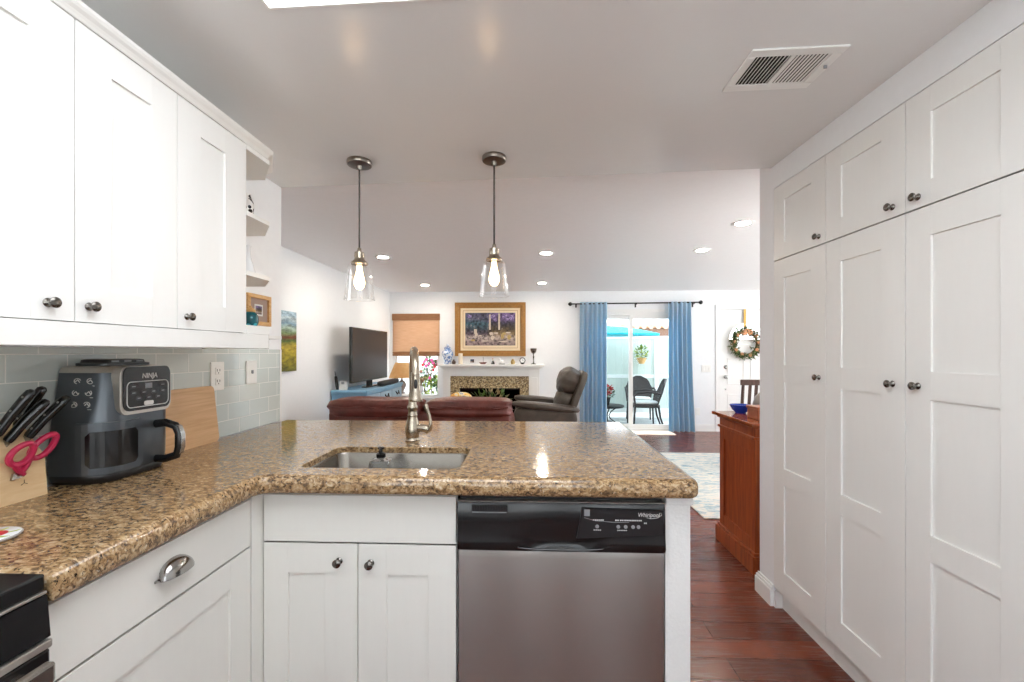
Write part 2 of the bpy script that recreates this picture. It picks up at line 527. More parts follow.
class MB:
    def __init__(self):
        self.bm = bmesh.new()
        self.mi = 0

    def _mark(self, faces, smooth=False):
        for f in faces:
            f.material_index = self.mi
            f.smooth = smooth

    def box(self, x0, x1, y0, y1, z0, z1, bev=0.0, seg=2):
        x0, x1 = sorted((x0, x1)); y0, y1 = sorted((y0, y1)); z0, z1 = sorted((z0, z1))
        mt = Matrix.Translation(((x0 + x1) / 2, (y0 + y1) / 2, (z0 + z1) / 2)) @ Matrix.Diagonal((x1 - x0, y1 - y0, z1 - z0, 1))
        r = bmesh.ops.create_cube(self.bm, size=1, matrix=mt)
        fs = {f for v in r['verts'] for f in v.link_faces}
        if bev:
            es = {e for v in r['verts'] for e in v.link_edges}
            b = bmesh.ops.bevel(self.bm, geom=list(es), offset=bev, segments=seg, profile=0.5, affect='EDGES')
            fs = {f for f in fs if f.is_valid} | set(b['faces'])
            vs = {v for f in fs for v in f.verts}
            fs = {f for v in vs for f in v.link_faces}
        self._mark(fs)
        return self

    def prism(self, poly, axis, a, b):
        """polygon (list of 2d points) swept along axis from a to b"""
        def p3(u, v, w):
            return {'x': (w, u, v), 'y': (u, w, v), 'z': (u, v, w)}[axis]
        A = [self.bm.verts.new(p3(u, v, a)) for u, v in poly]
        B = [self.bm.verts.new(p3(u, v, b)) for u, v in poly]
        fs = [self.bm.faces.new(A[::-1]), self.bm.faces.new(B)]
        n = len(poly)
        for i in range(n):
            fs.append(self.bm.faces.new((A[i], A[(i + 1) % n], B[(i + 1) % n], B[i])))
        self._mark(fs)
        return self

    def rings(self, rings, cap=True, smooth=True, closed=False):
        """skin through equally long loops of 3d points"""
        R = [[self.bm.verts.new(p) for p in r] for r in rings]
        fs = []
        n = len(R[0])
        pairs = list(zip(R, R[1:])) + ([(R[-1], R[0])] if closed else [])
        for a, b in pairs:
            for i in range(n):
                fs.append(self.bm.faces.new((a[i], a[(i + 1) % n], b[(i + 1) % n], b[i])))
        self._mark(fs, smooth)
        if cap and not closed:
            c = [self.bm.faces.new(R[0][::-1]), self.bm.faces.new(R[-1])]
            self._mark(c)
        return self

    def lathe(self, prof, c=(0, 0, 0), seg=24, axis='z', cap=True):
        """profile of (radius, height) turned about an axis through c"""
        out = []
        for r, h in prof:
            ring = []
            for i in range(seg):
                a = 2 * PI * i / seg
                u, v = max(r, 1e-5) * math.cos(a), max(r, 1e-5) * math.sin(a)
                p = {'z': (u, v, h), 'x': (h, u, v), 'y': (u, h, v), '-y': (u, -h, v), '-x': (-h, u, v)}[axis]
                ring.append((c[0] + p[0], c[1] + p[1], c[2] + p[2]))
            out.append(ring)
        return self.rings(out, cap)

    def tube(self, pts, r, seg=8, cap=True):
        pts = [Vector(p) for p in pts]
        rs = r if isinstance(r, (list, tuple)) else [r] * len(pts)
        up = None
        out = []
        for i, p in enumerate(pts):
            t = (pts[min(i + 1, len(pts) - 1)] - pts[max(i - 1, 0)]).normalized()
            if up is None:
                up = t.orthogonal().normalized()
            up = (up - t * up.dot(t)).normalized()
            s = t.cross(up)
            out.append([p + (up * math.cos(2 * PI * k / seg) + s * math.sin(2 * PI * k / seg)) * rs[i] for k in range(seg)])
        return self.rings(out, cap)

    def cushion(self, c, size, n=3.2, div=10, puff=0.0, rot=None, wob=0.0, seed=0):
        """a soft rounded block"""
        rnd = random.Random(seed)
        ph = [rnd.uniform(0, 6.28) for _ in range(6)]
        N_ = div + 1
        lat, fs = {}, []

        def vert(i, j, k):
            if (i, j, k) not in lat:
                lat[(i, j, k)] = self.bm.verts.new((2 * i / N_ - 1, 2 * j / N_ - 1, 2 * k / N_ - 1))
            return lat[(i, j, k)]
        for ax in range(3):
            for side in (0, N_):
                for p_ in range(N_):
                    for q_ in range(N_):
                        quad = []
                        for dp, dq in ((0, 0), (1, 0), (1, 1), (0, 1)):
                            ijk = [0, 0, 0]
                            ijk[ax], ijk[(ax + 1) % 3], ijk[(ax + 2) % 3] = side, p_ + dp, q_ + dq
                            quad.append(vert(*ijk))
                        fs.append(self.bm.faces.new(quad))
        vs = list(lat.values())
        hx, hy, hz = size[0] / 2, size[1] / 2, size[2] / 2
        for v in vs:
            p = v.co.copy()
            k = (abs(p.x) ** n + abs(p.y) ** n + abs(p.z) ** n) ** (-1 / n)
            q = p * k
            if wob:
                q *= 1 + wob * math.sin(5 * p.x + ph[0]) * math.cos(4 * p.z + ph[1]) + wob * .6 * math.sin(9 * p.z + 7 * p.y + ph[2])
            w = Vector((q.x * hx, q.y * hy, q.z * hz))
            if rot is not None:
                w = rot @ w
            v.co = w + Vector(c)
        self._mark(fs, True)
        return self

    def leaf(self, p, d, ln, wd, nrm=None):
        d = Vector(d).normalized()
        s = d.cross(nrm or Vector((0.13, 0.31, 1))).normalized() * wd / 2
        p = Vector(p)
        up = d.cross(s).normalized() * ln * 0.12
        vs = [self.bm.verts.new(q) for q in (p, p + d * ln * .45 + s + up, p + d * ln, p + d * ln * .45 - s + up)]
        f1 = self.bm.faces.new((vs[0], vs[1], vs[2]))
        f2 = self.bm.faces.new((vs[0], vs[2], vs[3]))
        self._mark((f1, f2))
        return self

    def foliage(self, c, rad, n, ln, wd, seed, mats=(0,), shell=0.4):
        rnd = random.Random(seed)
        for _ in range(n):
            v = Vector((rnd.gauss(0, 1), rnd.gauss(0, 1), rnd.gauss(0, 1))).normalized()
            k = shell + (1 - shell) * rnd.random() ** 0.6
            p = Vector(c) + Vector((v.x * rad[0], v.y * rad[1], v.z * rad[2])) * k
            d = v + Vector((rnd.uniform(-.8, .8), rnd.uniform(-.8, .8), rnd.uniform(-.5, .9)))
            self.mi = rnd.choice(mats)
            self.leaf(p, d, ln * rnd.uniform(.7, 1.3), wd * rnd.uniform(.7, 1.3))
        self.mi = 0
        return self

    def tilt(self):
        for v in self.bm.verts:
            v.co.z += ceil_rise(v.co.x)
        return self

    def build(self, name, mats, parent=None, origin=None, smooth=None):
        me = bpy.data.meshes.new(name)
        bmesh.ops.recalc_face_normals(self.bm, faces=self.bm.faces)
        if not isinstance(mats, (list, tuple)):
            mats = [mats]
        off = Vector((0, 0, 0))
        if parent is not None:
            q = parent
            while q is not None:
                off += q.location
                q = q.parent
        elif origin == 'base':
            cs = [v.co for v in self.bm.verts]
            off = Vector(((min(c.x for c in cs) + max(c.x for c in cs)) / 2, (min(c.y for c in cs) + max(c.y for c in cs)) / 2, min(c.z for c in cs)))
        for v in self.bm.verts:
            v.co -= off
        if smooth is not None:
            for f in self.bm.faces:
                f.smooth = smooth
        for e in self.bm.edges:
            if len(e.link_faces) == 2 and e.calc_face_angle(0.0) > math.radians(44):
                e.smooth = False
        self.bm.to_mesh(me)
        self.bm.free()
        for m in mats:
            me.materials.append(M[m] if isinstance(m, str) else m)
        o = bpy.data.objects.new(name, me)
        COL.objects.link(o)
        if parent is not None:
            o.parent = parent
        elif origin == 'base':
            o.location = off
        return o


def tag(o, label, cat, group=None, kind=None):
    o['label'] = label
    o['category'] = cat
    if group:
        o['group'] = group
    if kind:
        o['kind'] = kind
    return o


def thing(name, label, cat, loc=(0, 0, 0), group=None):
    o = bpy.data.objects.new(name, None)
    o.empty_display_size = 0.05
    COL.objects.link(o)
    o.location = loc
    return tag(o, label, cat, group)


def single(mb, name, mats, label, cat, group=None):
    return tag(mb.build(name, mats, origin='base'), label, cat, group)


def struct(mb, name, mats, label=None):
    o = mb.build(name, mats)
    o['kind'] = 'structure'
    if label:
        o['label'] = label
    return o


def dup(root, loc, rotz=0.0, label=None, group=None):
    def cp(o, parent):
        c = o.copy()
        COL.objects.link(c)
        if parent is not None:
            c.parent = parent
        for ch in list(o.children):
            cp(ch, c)
        return c
    r = cp(root, None)
    r.location = loc
    r.rotation_euler = (0, 0, rotz)
    if label:
        r['label'] = label
    if group:
        r['group'] = group
    return r


def text_mesh(name, body, size, mat, parent, loc, rot, depth=0.0006, shear=0.0, width=1.0):
    cu = bpy.data.curves.new(name, 'FONT')
    cu.body = body
    cu.size = size
    cu.extrude = depth
    cu.align_x = 'CENTER'
    cu.align_y = 'CENTER'
    cu.shear = shear
    tmp = bpy.data.objects.new(name + '_tmp', cu)
    COL.objects.link(tmp)
    dg = bpy.context.evaluated_depsgraph_get()
    me = bpy.data.meshes.new_from_object(tmp.evaluated_get(dg))
    bpy.data.objects.remove(tmp)
    mt = Matrix.Translation(Vector(loc)) @ rot.to_4x4() @ Matrix.Diagonal((width, 1, 1, 1))
    off = Vector((0, 0, 0))
    q = parent
    while q is not None:
        off += q.location
        q = q.parent
    me.transform(Matrix.Translation(-off) @ mt)
    me.name = name
    me.materials.clear()
    me.materials.append(M[mat])
    o = bpy.data.objects.new(name, me)
    COL.objects.link(o)
    o.parent = parent
    return o


ROT_Y = Matrix(((1, 0, 0), (0, 0, -1), (0, 1, 0)))     # lettering that faces -Y
ROT_X = Matrix(((0, 0, 1), (1, 0, 0), (0, 1, 0)))      # lettering that faces +X


def rrect(x0, x1, y0, y1, r, n=6):
    pts = []
    for cx, cy, a0 in ((x1 - r, y1 - r, 0), (x0 + r, y1 - r, PI / 2), (x0 + r, y0 + r, PI), (x1 - r, y0 + r, 1.5 * PI)):
        for i in range(n + 1):
            a = a0 + PI / 2 * i / n
            pts.append((cx + r * math.cos(a), cy + r * math.sin(a)))
    return pts


# shaker doors: u runs along the width, w outward from the carcass, z up
FACE = {
    '+x': lambda u, w, z: (w, u, z),
    '-x': lambda u, w, z: (-w, u, z),
    '-y': lambda u, w, z: (u, -w, z),
}


def fbox(mb, f, u0, u1, w0, w1, z0, z1, bev=0.0):
    a = FACE[f](u0, w0, z0)
    b = FACE[f](u1, w1, z1)
    mb.box(a[0], b[0], a[1], b[1], a[2], b[2], bev)


def shaker(name, f, u0, u1, w, z0, z1, parent, mat, panels=None, th=0.019, rec=0.007, g=0.0014):
    """door whose front lies at w; panels is a list of recessed (u0, u1, z0, z1)"""
    u0 += g; u1 -= g; z0 += g; z1 -= g
    mb = MB()
    if not panels:
        fbox(mb, f, u0, u1, w - th, w, z0, z1, 0.0012)
        return mb.build(name, mat, parent)
    fbox(mb, f, u0, u1, w - th, w - rec, z0, z1)
    pu0, pu1 = panels[0][0], panels[0][1]
    fbox(mb, f, u0, pu0, w - th, w, z0, z1, 0.001)
    fbox(mb, f, pu1, u1, w - th, w, z0, z1, 0.001)
    zs = [z0]
    for p in sorted(panels, key=lambda p: p[2]):
        fbox(mb, f, pu0 - .0002, pu1 + .0002, w - th, w - 0.0003, zs[-1], p[2])
        zs.append(p[3])
    fbox(mb, f, pu0 - .0002, pu1 + .0002, w - th, w - 0.0003, zs[-1], z1)
    return mb.build(name, mat, parent)


def knob(f, u, w, z, parent, s=0.86):
    ax = {'+x': 'x', '-x': '-x', '-y': '-y'}[f]
    c = FACE[f](u, w, z)
    pr = [(0.0, 0), (.0125, 0), (.013, .002), (.0095, .006), (.006, .011), (.006, .016), (.0115, .0185), (.0155, .022), (.0155, .0255), (.012, .0288), (.004, .0305), (0, .0305)]
    return MB().lathe([(a_ * s, b_ * s) for a_, b_ in pr], c, 20, ax, cap=False).build('knob', 'pewter', parent)


# ================================================================== THE ROOM
XL, XR = -1.36, 1.27           # kitchen side walls
YK = 2.31                      # where the kitchen opens to the living room
ZK, ZL = 2.222, 2.344          # ceiling heights
YB = 7.28                      # far wall of the living room
XLL, XLR = -2.39, 5.9          # living room side walls
YBK = -2.0                     # wall behind the camera

struct(MB().box(-2.6, 1.96, -2.2, 2.4, -.1, 0).box(-2.6, 6.1, 2.4, YB + .1, -.1, 0), 'floor', 'floor')
mb = MB()
PX0, PX1, PY0, PY1 = -.697, .52, -.1, 1.125      # opening of the luminous panel
for a in ((-1.5, PX0, -2.2, YK), (PX1, 1.96, -2.2, YK), (PX0, PX1, -2.2, PY0), (PX0, PX1, PY1, YK)):
    mb.box(*a, ZK, ZK + .25)
struct(mb.tilt(), 'ceiling', 'ceil_k', 'glossy off-white kitchen ceiling, lower than the living room ceiling')
struct(MB().box(-2.6, 6.1, YK, YB + .15, ZL, ZL + .15), 'ceiling', 'ceil_l', 'flat white living room ceiling with recessed lamps')
struct(MB().box(XL - .12, XL, -2.2, YK, 0, ZL), 'wall_left', 'wall', 'kitchen side wall behind the upper cabinets')
struct(MB().box(XLL - .12, XL - .12, YK - .1, YK, 0, ZL), 'wall_return', 'wall')
struct(MB().box(XLL - .12, XLL, YK, YB, 0, ZL), 'wall_left', 'wall', 'living room side wall behind the television')
mb = MB()
RWY0, RWY1, RWZ0, RWZ1 = 2.8, 6.2, .1, 2.2
for a in ((YK, RWY0, 0, ZL), (RWY1, YB, 0, ZL), (RWY0, RWY1, 0, RWZ0), (RWY0, RWY1, RWZ1, ZL)):
    mb.box(XLR, XLR + .12, *a)
struct(mb, 'wall_right', 'wall', 'living room side wall hidden beyond the pantry')
wn = struct(MB().box(XLR + .03, XLR + .09, RWY0, RWY1, RWZ0, RWZ0 + .05).box(XLR + .03, XLR + .09, RWY0, RWY1, RWZ1 - .05, RWZ1)
            .box(XLR + .03, XLR + .09, RWY0, RWY0 + .05, RWZ0 + .05, RWZ1 - .05).box(XLR + .03, XLR + .09, RWY1 - .05, RWY1, RWZ0 + .05, RWZ1 - .05)
            .box(XLR + .03, XLR + .09, 4.77, 4.83, RWZ0 + .05, RWZ1 - .05), 'window_added_3', 'trim')  # unseen window, added to bring more daylight into the living room
MB().box(XLR + .055, XLR + .06, RWY0 + .05, RWY1 - .05, RWZ0 + .05, RWZ1 - .05).build('pane', 'pane', wn)
# wall behind the camera with unseen window bays, added for frontal fill light
BWZ0, BWZ1 = .8, 2.1
bays = ((-1.15, -.45), (-.2, .25), (.5, 1.15))
mb = MB().box(-1.36, 1.9, YBK - .12, YBK, 0, BWZ0).box(-1.36, 1.9, YBK - .12, YBK, BWZ1, 2.32)
for x0, x1 in ((-1.36, -1.15), (-.45, -.2), (.25, .5), (1.15, 1.9)):
    mb.box(x0, x1, YBK - .12, YBK, BWZ0, BWZ1)
struct(mb, 'wall_behind', 'wall')
for x0, x1 in bays:
    wn = struct(MB().box(x0, x1, YBK - .09, YBK - .03, BWZ0, BWZ0 + .04).box(x0, x1, YBK - .09, YBK - .03, BWZ1 - .04, BWZ1)
                .box(x0, x0 + .04, YBK - .09, YBK - .03, BWZ0 + .04, BWZ1 - .04).box(x1 - .04, x1, YBK - .09, YBK - .03, BWZ0 + .04, BWZ1 - .04), 'window_added_2', 'trim')
    MB().box(x0 + .04, x1 - .04, YBK - .065, YBK - .06, BWZ0 + .04, BWZ1 - .04).build('pane', 'pane', wn)
# pantry block: filler panel above and beside the doors, and the wall it ends in
PY_END = 1.11
struct(MB().box(XR, 1.95, 2.285, 2.42, 0, 2.344).box(XR, 1.95, PY_END, 2.285, 2.167, 2.32), 'wall_right', 'wall',
       'white wall end and fascia framing the tall pantry doors')
struct(MB().box(XR, 1.95, YBK - .12, PY_END, 0, 2.32), 'wall_right', 'wall', 'plain wall beside the camera, out of the picture')
NX0, NX1, NZ0, NZ1 = 2.2, 3.2, .9, 2.2
struct(MB().box(1.95, NX0, YK, 2.42, 0, ZL).box(NX1, 6.02, YK, 2.42, 0, ZL).box(NX0, NX1, YK, 2.42, 0, NZ0).box(NX0, NX1, YK, 2.42, NZ1, ZL), 'wall_near', 'wall')
wn = struct(MB().box(NX0, NX1, YK + .03, YK + .08, NZ0, NZ0 + .05).box(NX0, NX1, YK + .03, YK + .08, NZ1 - .05, NZ1)
            .box(NX0, NX0 + .05, YK + .03, YK + .08, NZ0 + .05, NZ1 - .05).box(NX1 - .05, NX1, YK + .03, YK + .08, NZ0 + .05, NZ1 - .05), 'window_added_4', 'trim')  # unseen window, added to brighten the far wall and living ceiling
MB().box(NX0 + .05, NX1 - .05, YK + .05, YK + .055, NZ0 + .05, NZ1 - .05).build('pane', 'pane', wn)
# baseboard round the wall end
struct(MB().box(XR - .018, XR, 2.285, 2.438, 0, .085).box(XR - .014, XR, 2.285, 2.434, .085, .1).box(XR - .008, XR, 2.285, 2.428, .1, .112)
       .box(XR, XR + .07, 2.42, 2.438, 0, .085).box(XR, XR + .09, 2.285 - .018, 2.285, 0, .085), 'baseboard_right', 'trim')

# far wall with openings: left window, sliding door, front door
WX0, WX1, WZ0, WZ1 = -2.31, -1.53, .55, 1.95
SX0, SX1, SZ1 = .98, 2.62, 1.985
FX0, FX1, FZ1 = 3.17, 4.08, 2.03
mb = MB()
for x0, x1, z0, z1 in ((XLL, WX0, 0, ZL), (WX0, WX1, 0, WZ0), (WX0, WX1, WZ1, ZL), (WX1, SX0, 0, ZL), (SX0, SX1, SZ1, ZL),
                       (SX1, FX0, 0, ZL), (FX0, FX1, FZ1, ZL), (FX1, XLR, 0, ZL)):
    mb.box(x0, x1, YB, YB + .14, z0, z1)
struct(mb, 'wall_far', 'wall')
struct(MB().box(2.64, FX0 - .075, YB - .014, YB, 0, .1).box(2.64, FX0 - .075, YB - .009, YB, .1, .12), 'baseboard_far', 'trim')
struct(MB().box(.28, SX0 - .05, YB - .014, YB, 0, .1).box(.28, SX0 - .05, YB - .009, YB, .1, .12), 'baseboard_far', 'trim')
struct(MB().box(XLL, XLL + .014, YK, YB, 0, .1), 'baseboard_left', 'trim')
# left window
wn = struct(MB().box(WX0, WX1, YB + .05, YB + .1, WZ0, WZ0 + .04).box(WX0, WX1, YB + .05, YB + .1, WZ1 - .04, WZ1)
            .box(WX0, WX0 + .04, YB + .05, YB + .1, WZ0 + .04, WZ1 - .04).box(WX1 - .04, WX1, YB + .05, YB + .1, WZ0 + .04, WZ1 - .04), 'window_1', 'trim')
MB().box(WX0 + .04, WX1 - .04, YB + .072, YB + .077, WZ0 + .04, WZ1 - .04).build('pane', 'pane', wn)
MB().box(WX0 - .02, WX1 + .02, YB - .03, YB + .05, WZ0 - .02, WZ0).build('sill', 'trim', wn)
# sliding glass door: fixed leaf on the left, sliding leaf on the right
dr = struct(MB().box(SX0, SX1, YB + .02, YB + .12, SZ1 - .05, SZ1).box(SX0, SX0 + .045, YB + .02, YB + .12, 0, SZ1 - .05)
            .box(SX1 - .045, SX1, YB + .02, YB + .12, 0, SZ1 - .05).box(SX0 + .045, SX1 - .045, YB + .02, YB + .12, 0, .035), 'door_1', 'trim',
            'sliding glass patio door in white frame between the blue curtains')
for k, (x0, x1, yo) in enumerate(((SX0 + .045, 1.75, .085), (1.69, SX1 - .045, .045))):
    f = MB().box(x0, x1, YB + yo, YB + yo + .03, .035, .1).box(x0, x1, YB + yo, YB + yo + .03, SZ1 - .11, SZ1 - .05)\
        .box(x0, x0 + .06, YB + yo, YB + yo + .03, .1, SZ1 - .11).box(x1 - .06, x1, YB + yo, YB + yo + .03, .1, SZ1 - .11).build('door_leaf', 'trim', dr)
    MB().box(x0 + .06, x1 - .06, YB + yo + .012, YB + yo + .018, .1, SZ1 - .11).build('pane', 'pane', f)
    if k:
        MB().box(x0 + .02, x0 + .04, YB + yo - .03, YB + yo, .85, 1.15, .004).build('pull_handle', 'whiteplastic', f)
struct(MB().box(SX0 - .04, SX1 + .04, YB - .012, YB, SZ1, SZ1 + .05), 'trim_2', 'trim', 'white head casing over the patio door')
# front door with arched fanlight
dr = struct(MB().box(FX0 - .07, FX0, YB - .018, YB, 0, FZ1 + .07).box(FX1, FX1 + .07, YB - .018, YB, 0, FZ1 + .07)
            .box(FX0, FX1, YB - .018, YB, FZ1, FZ1 + .07), 'door_2', 'trim', 'white panelled front door with arched fanlight')
FC, FZ = (FX0 + FX1) / 2, 1.53
mb = MB()
R = .30
arch = [(FC + R * math.cos(PI * i / 16), FZ + R * .93 * math.sin(PI * i / 16)) for i in range(17)]
mb.box(FX0 + .003, FX1 - .003, YB + .02, YB + .06, .01, FZ)
mb.box(FX0 + .003, FC - R, YB + .02, YB + .06, FZ, FZ1 - .003)
mb.box(FC + R, FX1 - .003, YB + .02, YB + .06, FZ, FZ1 - .003)
for (xa, za), (xb, zb) in zip(arch, arch[1:]):
    mb.prism([(xa, za), (xa, FZ1 - .003), (xb, FZ1 - .003), (xb, zb)], 'y', YB + .02, YB + .06)
leafd = mb.build('door_leaf', 'door', dr)
mb = MB()
for z0, z1 in ((.15, .62), (.78, 1.22), (1.30, 1.45)):
    for x0, x1 in ((FX0 + .13, FC - .05), (FC + .05, FX1 - .13)):
        if z1 == 1.45:
            x0, x1 = (FX0 + .13, FX1 - .13)
        for b in ((x0, x1, z0, z0 + .018), (x0, x1, z1 - .018, z1), (x0, x0 + .018, z0 + .018, z1 - .018), (x1 - .018, x1, z0 + .018, z1 - .018)):
            mb.box(b[0], b[1], YB + .012, YB + .0205, b[2], b[3], .003, 1)
        if z1 == 1.45:
            break
mb.build('panel_moulding', 'door', leafd)
mb = MB()
for i in range(16):
    (xa, za), (xb, zb) = arch[i], arch[i + 1]
    mb.prism([(FC, FZ), (xa, za), (xb, zb)], 'y', YB + .037, YB + .042)
mb.build('fanlight_pane', 'pane', leafd)
mb = MB()
for a in (50, 90, 130):
    ca, sa = math.cos(math.radians(a)), math.sin(math.radians(a))
    mb.tube([(FC + .05 * ca, YB + .035, FZ + .05 * sa), (FC + R * ca, YB + .035, FZ + R * .93 * sa)], .009, 6)
mb.tube([(x, YB + .03, z) for x, z in arch], .011, 6)
mb.build('fanlight_bar', 'door', leafd)
MB().lathe([(0, 0), (.03, 0), (.03, .008), (.012, .014), (.012, .03), (.026, .04), (.03, .052), (.024, .066), (0, .07)], (FX0 + .1, YB + .02, .905), 18, '-y', False).build('door_knob', 'chrome', leafd)
MB().lathe([(0, 0), (.03, 0), (.03, .01), (.018, .018), (.018, .026), (0, .027)], (FX0 + .1, YB + .02, 1.07), 18, '-y', False).build('deadbolt', 'chrome', leafd)
MB().lathe([(0, 0), (.012, 0), (.012, .008), (0, .009)], (FX0 + .1, YB + .02, .70), 12, '-y', False).build('latch', 'chrome', leafd)


# ================================================================== CEILING FITTINGS
t = thing('ceiling_light_panel', 'large white luminous panel set in the kitchen ceiling', 'ceiling light', ((PX0 + PX1) / 2, (PY0 + PY1) / 2, ZK))
MB().box(PX0, PX1, PY0, PY1, ZK + .012, ZK + .02).tilt().build('diffuser', 'panel', t)
mb = MB()
mb.box(PX0, PX1, PY1 - .006, PY1, ZK - .002, ZK + .012).box(PX0, PX1, PY0, PY0 + .006, ZK - .002, ZK + .012)
mb.box(PX0, PX0 + .006, PY0 + .006, PY1 - .006, ZK - .002, ZK + .012).box(PX1 - .006, PX1, PY0 + .006, PY1 - .006, ZK - .002, ZK + .012)
mb.tilt().build('frame', 'trim', t)

# vent
vcx, vcy = .8505, 1.4865
t = thing('ceiling_vent', 'white metal air vent with two banks of slats in the kitchen ceiling', 'vent', (vcx, vcy, ZK + ceil_rise(vcx)))
VZ = ZK - .006


def vbox(mb, x0, x1, y0, y1, z0, z1, bev=0.0):
    return mb.box(vcx + x0, vcx + x1, vcy + y0, vcy + y1, z0, z1, bev, 1)


vbox(MB(), -.121, .117, -.075, .073, ZK - .0015, ZK - .0005).tilt().build('backing', 'dark', t)
mb = MB()
for q in ((-.149, .151, -.108, -.074), (-.149, .151, .072, .108), (-.149, -.120, -.074, .072), (.116, .151, -.074, .072)):
    vbox(mb, *q, VZ, ZK, .002)
vbox(mb, -.008, .006, -.074, .072, VZ, ZK)
mb.tilt().build('frame', 'trim', t)
for i in range(9):
    x = vcx - .1145 + i * .0122
    MB().prism([(x, VZ + .0005), (x + .0028, VZ + .0005), (x + .0048, ZK - .002), (x + .002, ZK - .002)], 'y', vcy - .074, vcy + .072).tilt().build('slat', 'trim', t)
    x = vcx + .0105 + i * .0120
    MB().prism([(x - .001, VZ + .0005), (x + .0062, VZ + .0005), (x + .0066, ZK - .002), (x + .0020, ZK - .002)], 'y', vcy - .074, vcy + .072).tilt().build('slat', 'trim', t)
vbox(MB(), .128, .138, -.02, -.016, VZ - .010, VZ).tilt().build('damper_lever', 'greyprint', t)


# pendants
def pendant():
    t = thing('pendant_light', 'x', 'pendant light', (0, 0, 0), 'glass pendant lamps over the peninsula')
    MB().lathe([(0, 0), (.056, 0), (.058, -.004), (.058, -.018), (.055, -.022), (.012, -.024), (.011, -.034), (.008, -.042), (0, -.042)], (0, 0, 0), 32, cap=False).build('canopy', 'canopy', t)
    MB().tube([(0, 0, -.04), (0, 0, -.425)], .0042, 8).build('cord', 'cord', t)
    MB().lathe([(0, -.415), (.008, -.418), (.011, -.434), (.022, -.438), (.0235, -.456), (.0225, -.466), (.0235, -.47), (.026, -.476), (.036, -.484), (.041, -.492), (.040, -.496), (0, -.496)],
               (0, 0, 0), 24, cap=False).build('socket', 'nickel', t)
    pr = [(.034, -.492), (.047, -.498), (.053, -.508), (.056, -.53), (.062, -.58), (.068, -.64), (.071, -.664), (.069, -.664), (.066, -.64), (.060, -.58), (.054, -.53), (.051, -.509), (.045, -.5), (.034, -.4945)]
    MB().lathe(pr, (0, 0, 0), 40, cap=False).tube([(.070 * math.cos(2 * PI * i / 40), .070 * math.sin(2 * PI * i / 40), -.664) for i in range(41)], .0017, 6, False).build('glass_shade', 'shadeglass', t)
    b = MB().lathe([(0, -.50), (.011, -.502), (.012, -.52), (.016, -.54), (.022, -.562), (.025, -.582), (.022, -.600), (.013, -.613), (0, -.617)], (0, 0, 0), 24, cap=False).build('bulb', 'bulb', t)
    return t


pa = pendant()
pa.location = (-.812, 2.03, ZK + ceil_rise(-.81))
pa['label'] = 'left clear glass pendant lamp hanging over the sink side of the peninsula'
dup(pa, (-.166, 2.045, ZK + ceil_rise(-.165)), 0, 'right clear glass pendant lamp hanging in front of the gilt framed picture')

# recessed lamps
t0 = thing('recessed_light', 'x', 'ceiling light', (0, 0, 0), 'recessed lamps in the living room ceiling')
MB().lathe([(.052, 0), (.085, 0), (.086, -.004), (.08, -.007), (.056, -.005), (.052, 0)], (0, 0, 0), 28, cap=False).build('trim_ring', 'trim', t0)
MB().lathe([(0, -.0015), (.053, -.0015), (.053, -.003), (0, -.003)], (0, 0, 0), 24, cap=False).build('lens', 'can_lens', t0)
spots = [(-1.572, 4.576, 'recessed lamp just right of the left pendant lamp'),
         (-1.588, 6.514, 'recessed lamp above the bamboo window shade'),
         (.176, 4.458, 'recessed lamp nearest the right pendant lamp'),
         (.193, 6.394, 'small far recessed lamp to the right of the gilt framed picture'),
         (1.735, 4.389, 'recessed lamp above the right blue curtain'),
         (1.697, 3.483, 'recessed lamp nearest the pantry, highest in the photo')]
for i, (x, y, lb) in enumerate(spots):
    if i == 0:
        t0.location = (x, y, ZL)
        t0['label'] = lb
    else:
        dup(t0, (x, y, ZL), 0, lb)


# ================================================================== UPPER CABINETS
XF = -1.0
ZD0, ZD1 = 1.386, 2.056


def upper(y0, y1, doors, label):
    t = thing('upper_cabinet', label, 'cabinet', (-1.18, (y0 + y1) / 2, ZD0), 'white upper cabinets over the granite counter')
    MB().box(XL + .001, XF - .021, y0 + .0005, y1 - .0005, ZD0, ZD1).build('carcass', 'cab', t)
    for a, b, pa_, kn in doors:
        d = shaker('door', '+x', a, b, XF, ZD0, ZD1, t, 'cab', [(pa_[0], pa_[1], 1.466, 1.976)])
        knob('+x', kn, XF, 1.423, d, .74)
    return t


upper(.634, 1.185, [(.634, .909, (.72, .824), .855), (.909, 1.185, (.993, 1.103), .939)], 'white double shaker upper cabinet at the near left')
upper(1.185, 1.472, [(1.185, 1.472, (1.274, 1.380), 1.219)], 'white single door upper cabinet beside the open corner shelves')
# open end shelves
t = thing('corner_shelf_unit', 'white open end shelves with clipped corner beside the upper cabinets', 'shelf', (-1.2, 1.64, ZD0))
MB().box(XL + .001, XF - .002, 1.4725, 1.486, ZD0, ZD1).build('side_panel', 'cab', t)


def shelf_poly(o=0.0):
    return [(XL + .001, 1.486), (XF + o, 1.486), (XF + o, 1.62 + o * .4), (XF - .105 + o, 1.76 + o), (XL + .001, 1.76 + o)]


SH = ((1.386, .03), (1.594, .016), (1.806, .016), (2.04, .0165))
for z, th_ in SH:
    MB().prism(shelf_poly(), 'z', z, z + th_).build('shelf', 'cab', t)
# light rail and crown
struct(MB().box(XF - .02, XF + .004, .634, 1.61, 1.333, 1.385, .002).prism([(XF - .02, 1.61), (XF + .004, 1.61), (XF - .10, 1.755), (XF - .12, 1.745)], 'z', 1.333, 1.385)
       .box(XL + .001, XF - .115, 1.735, 1.755, 1.333, 1.385).box(XL + .001, XF - .02, .634, 1.735, 1.372, 1.385), 'trim_3', 'cab', 'white light rail under the upper cabinets')
mb = MB()


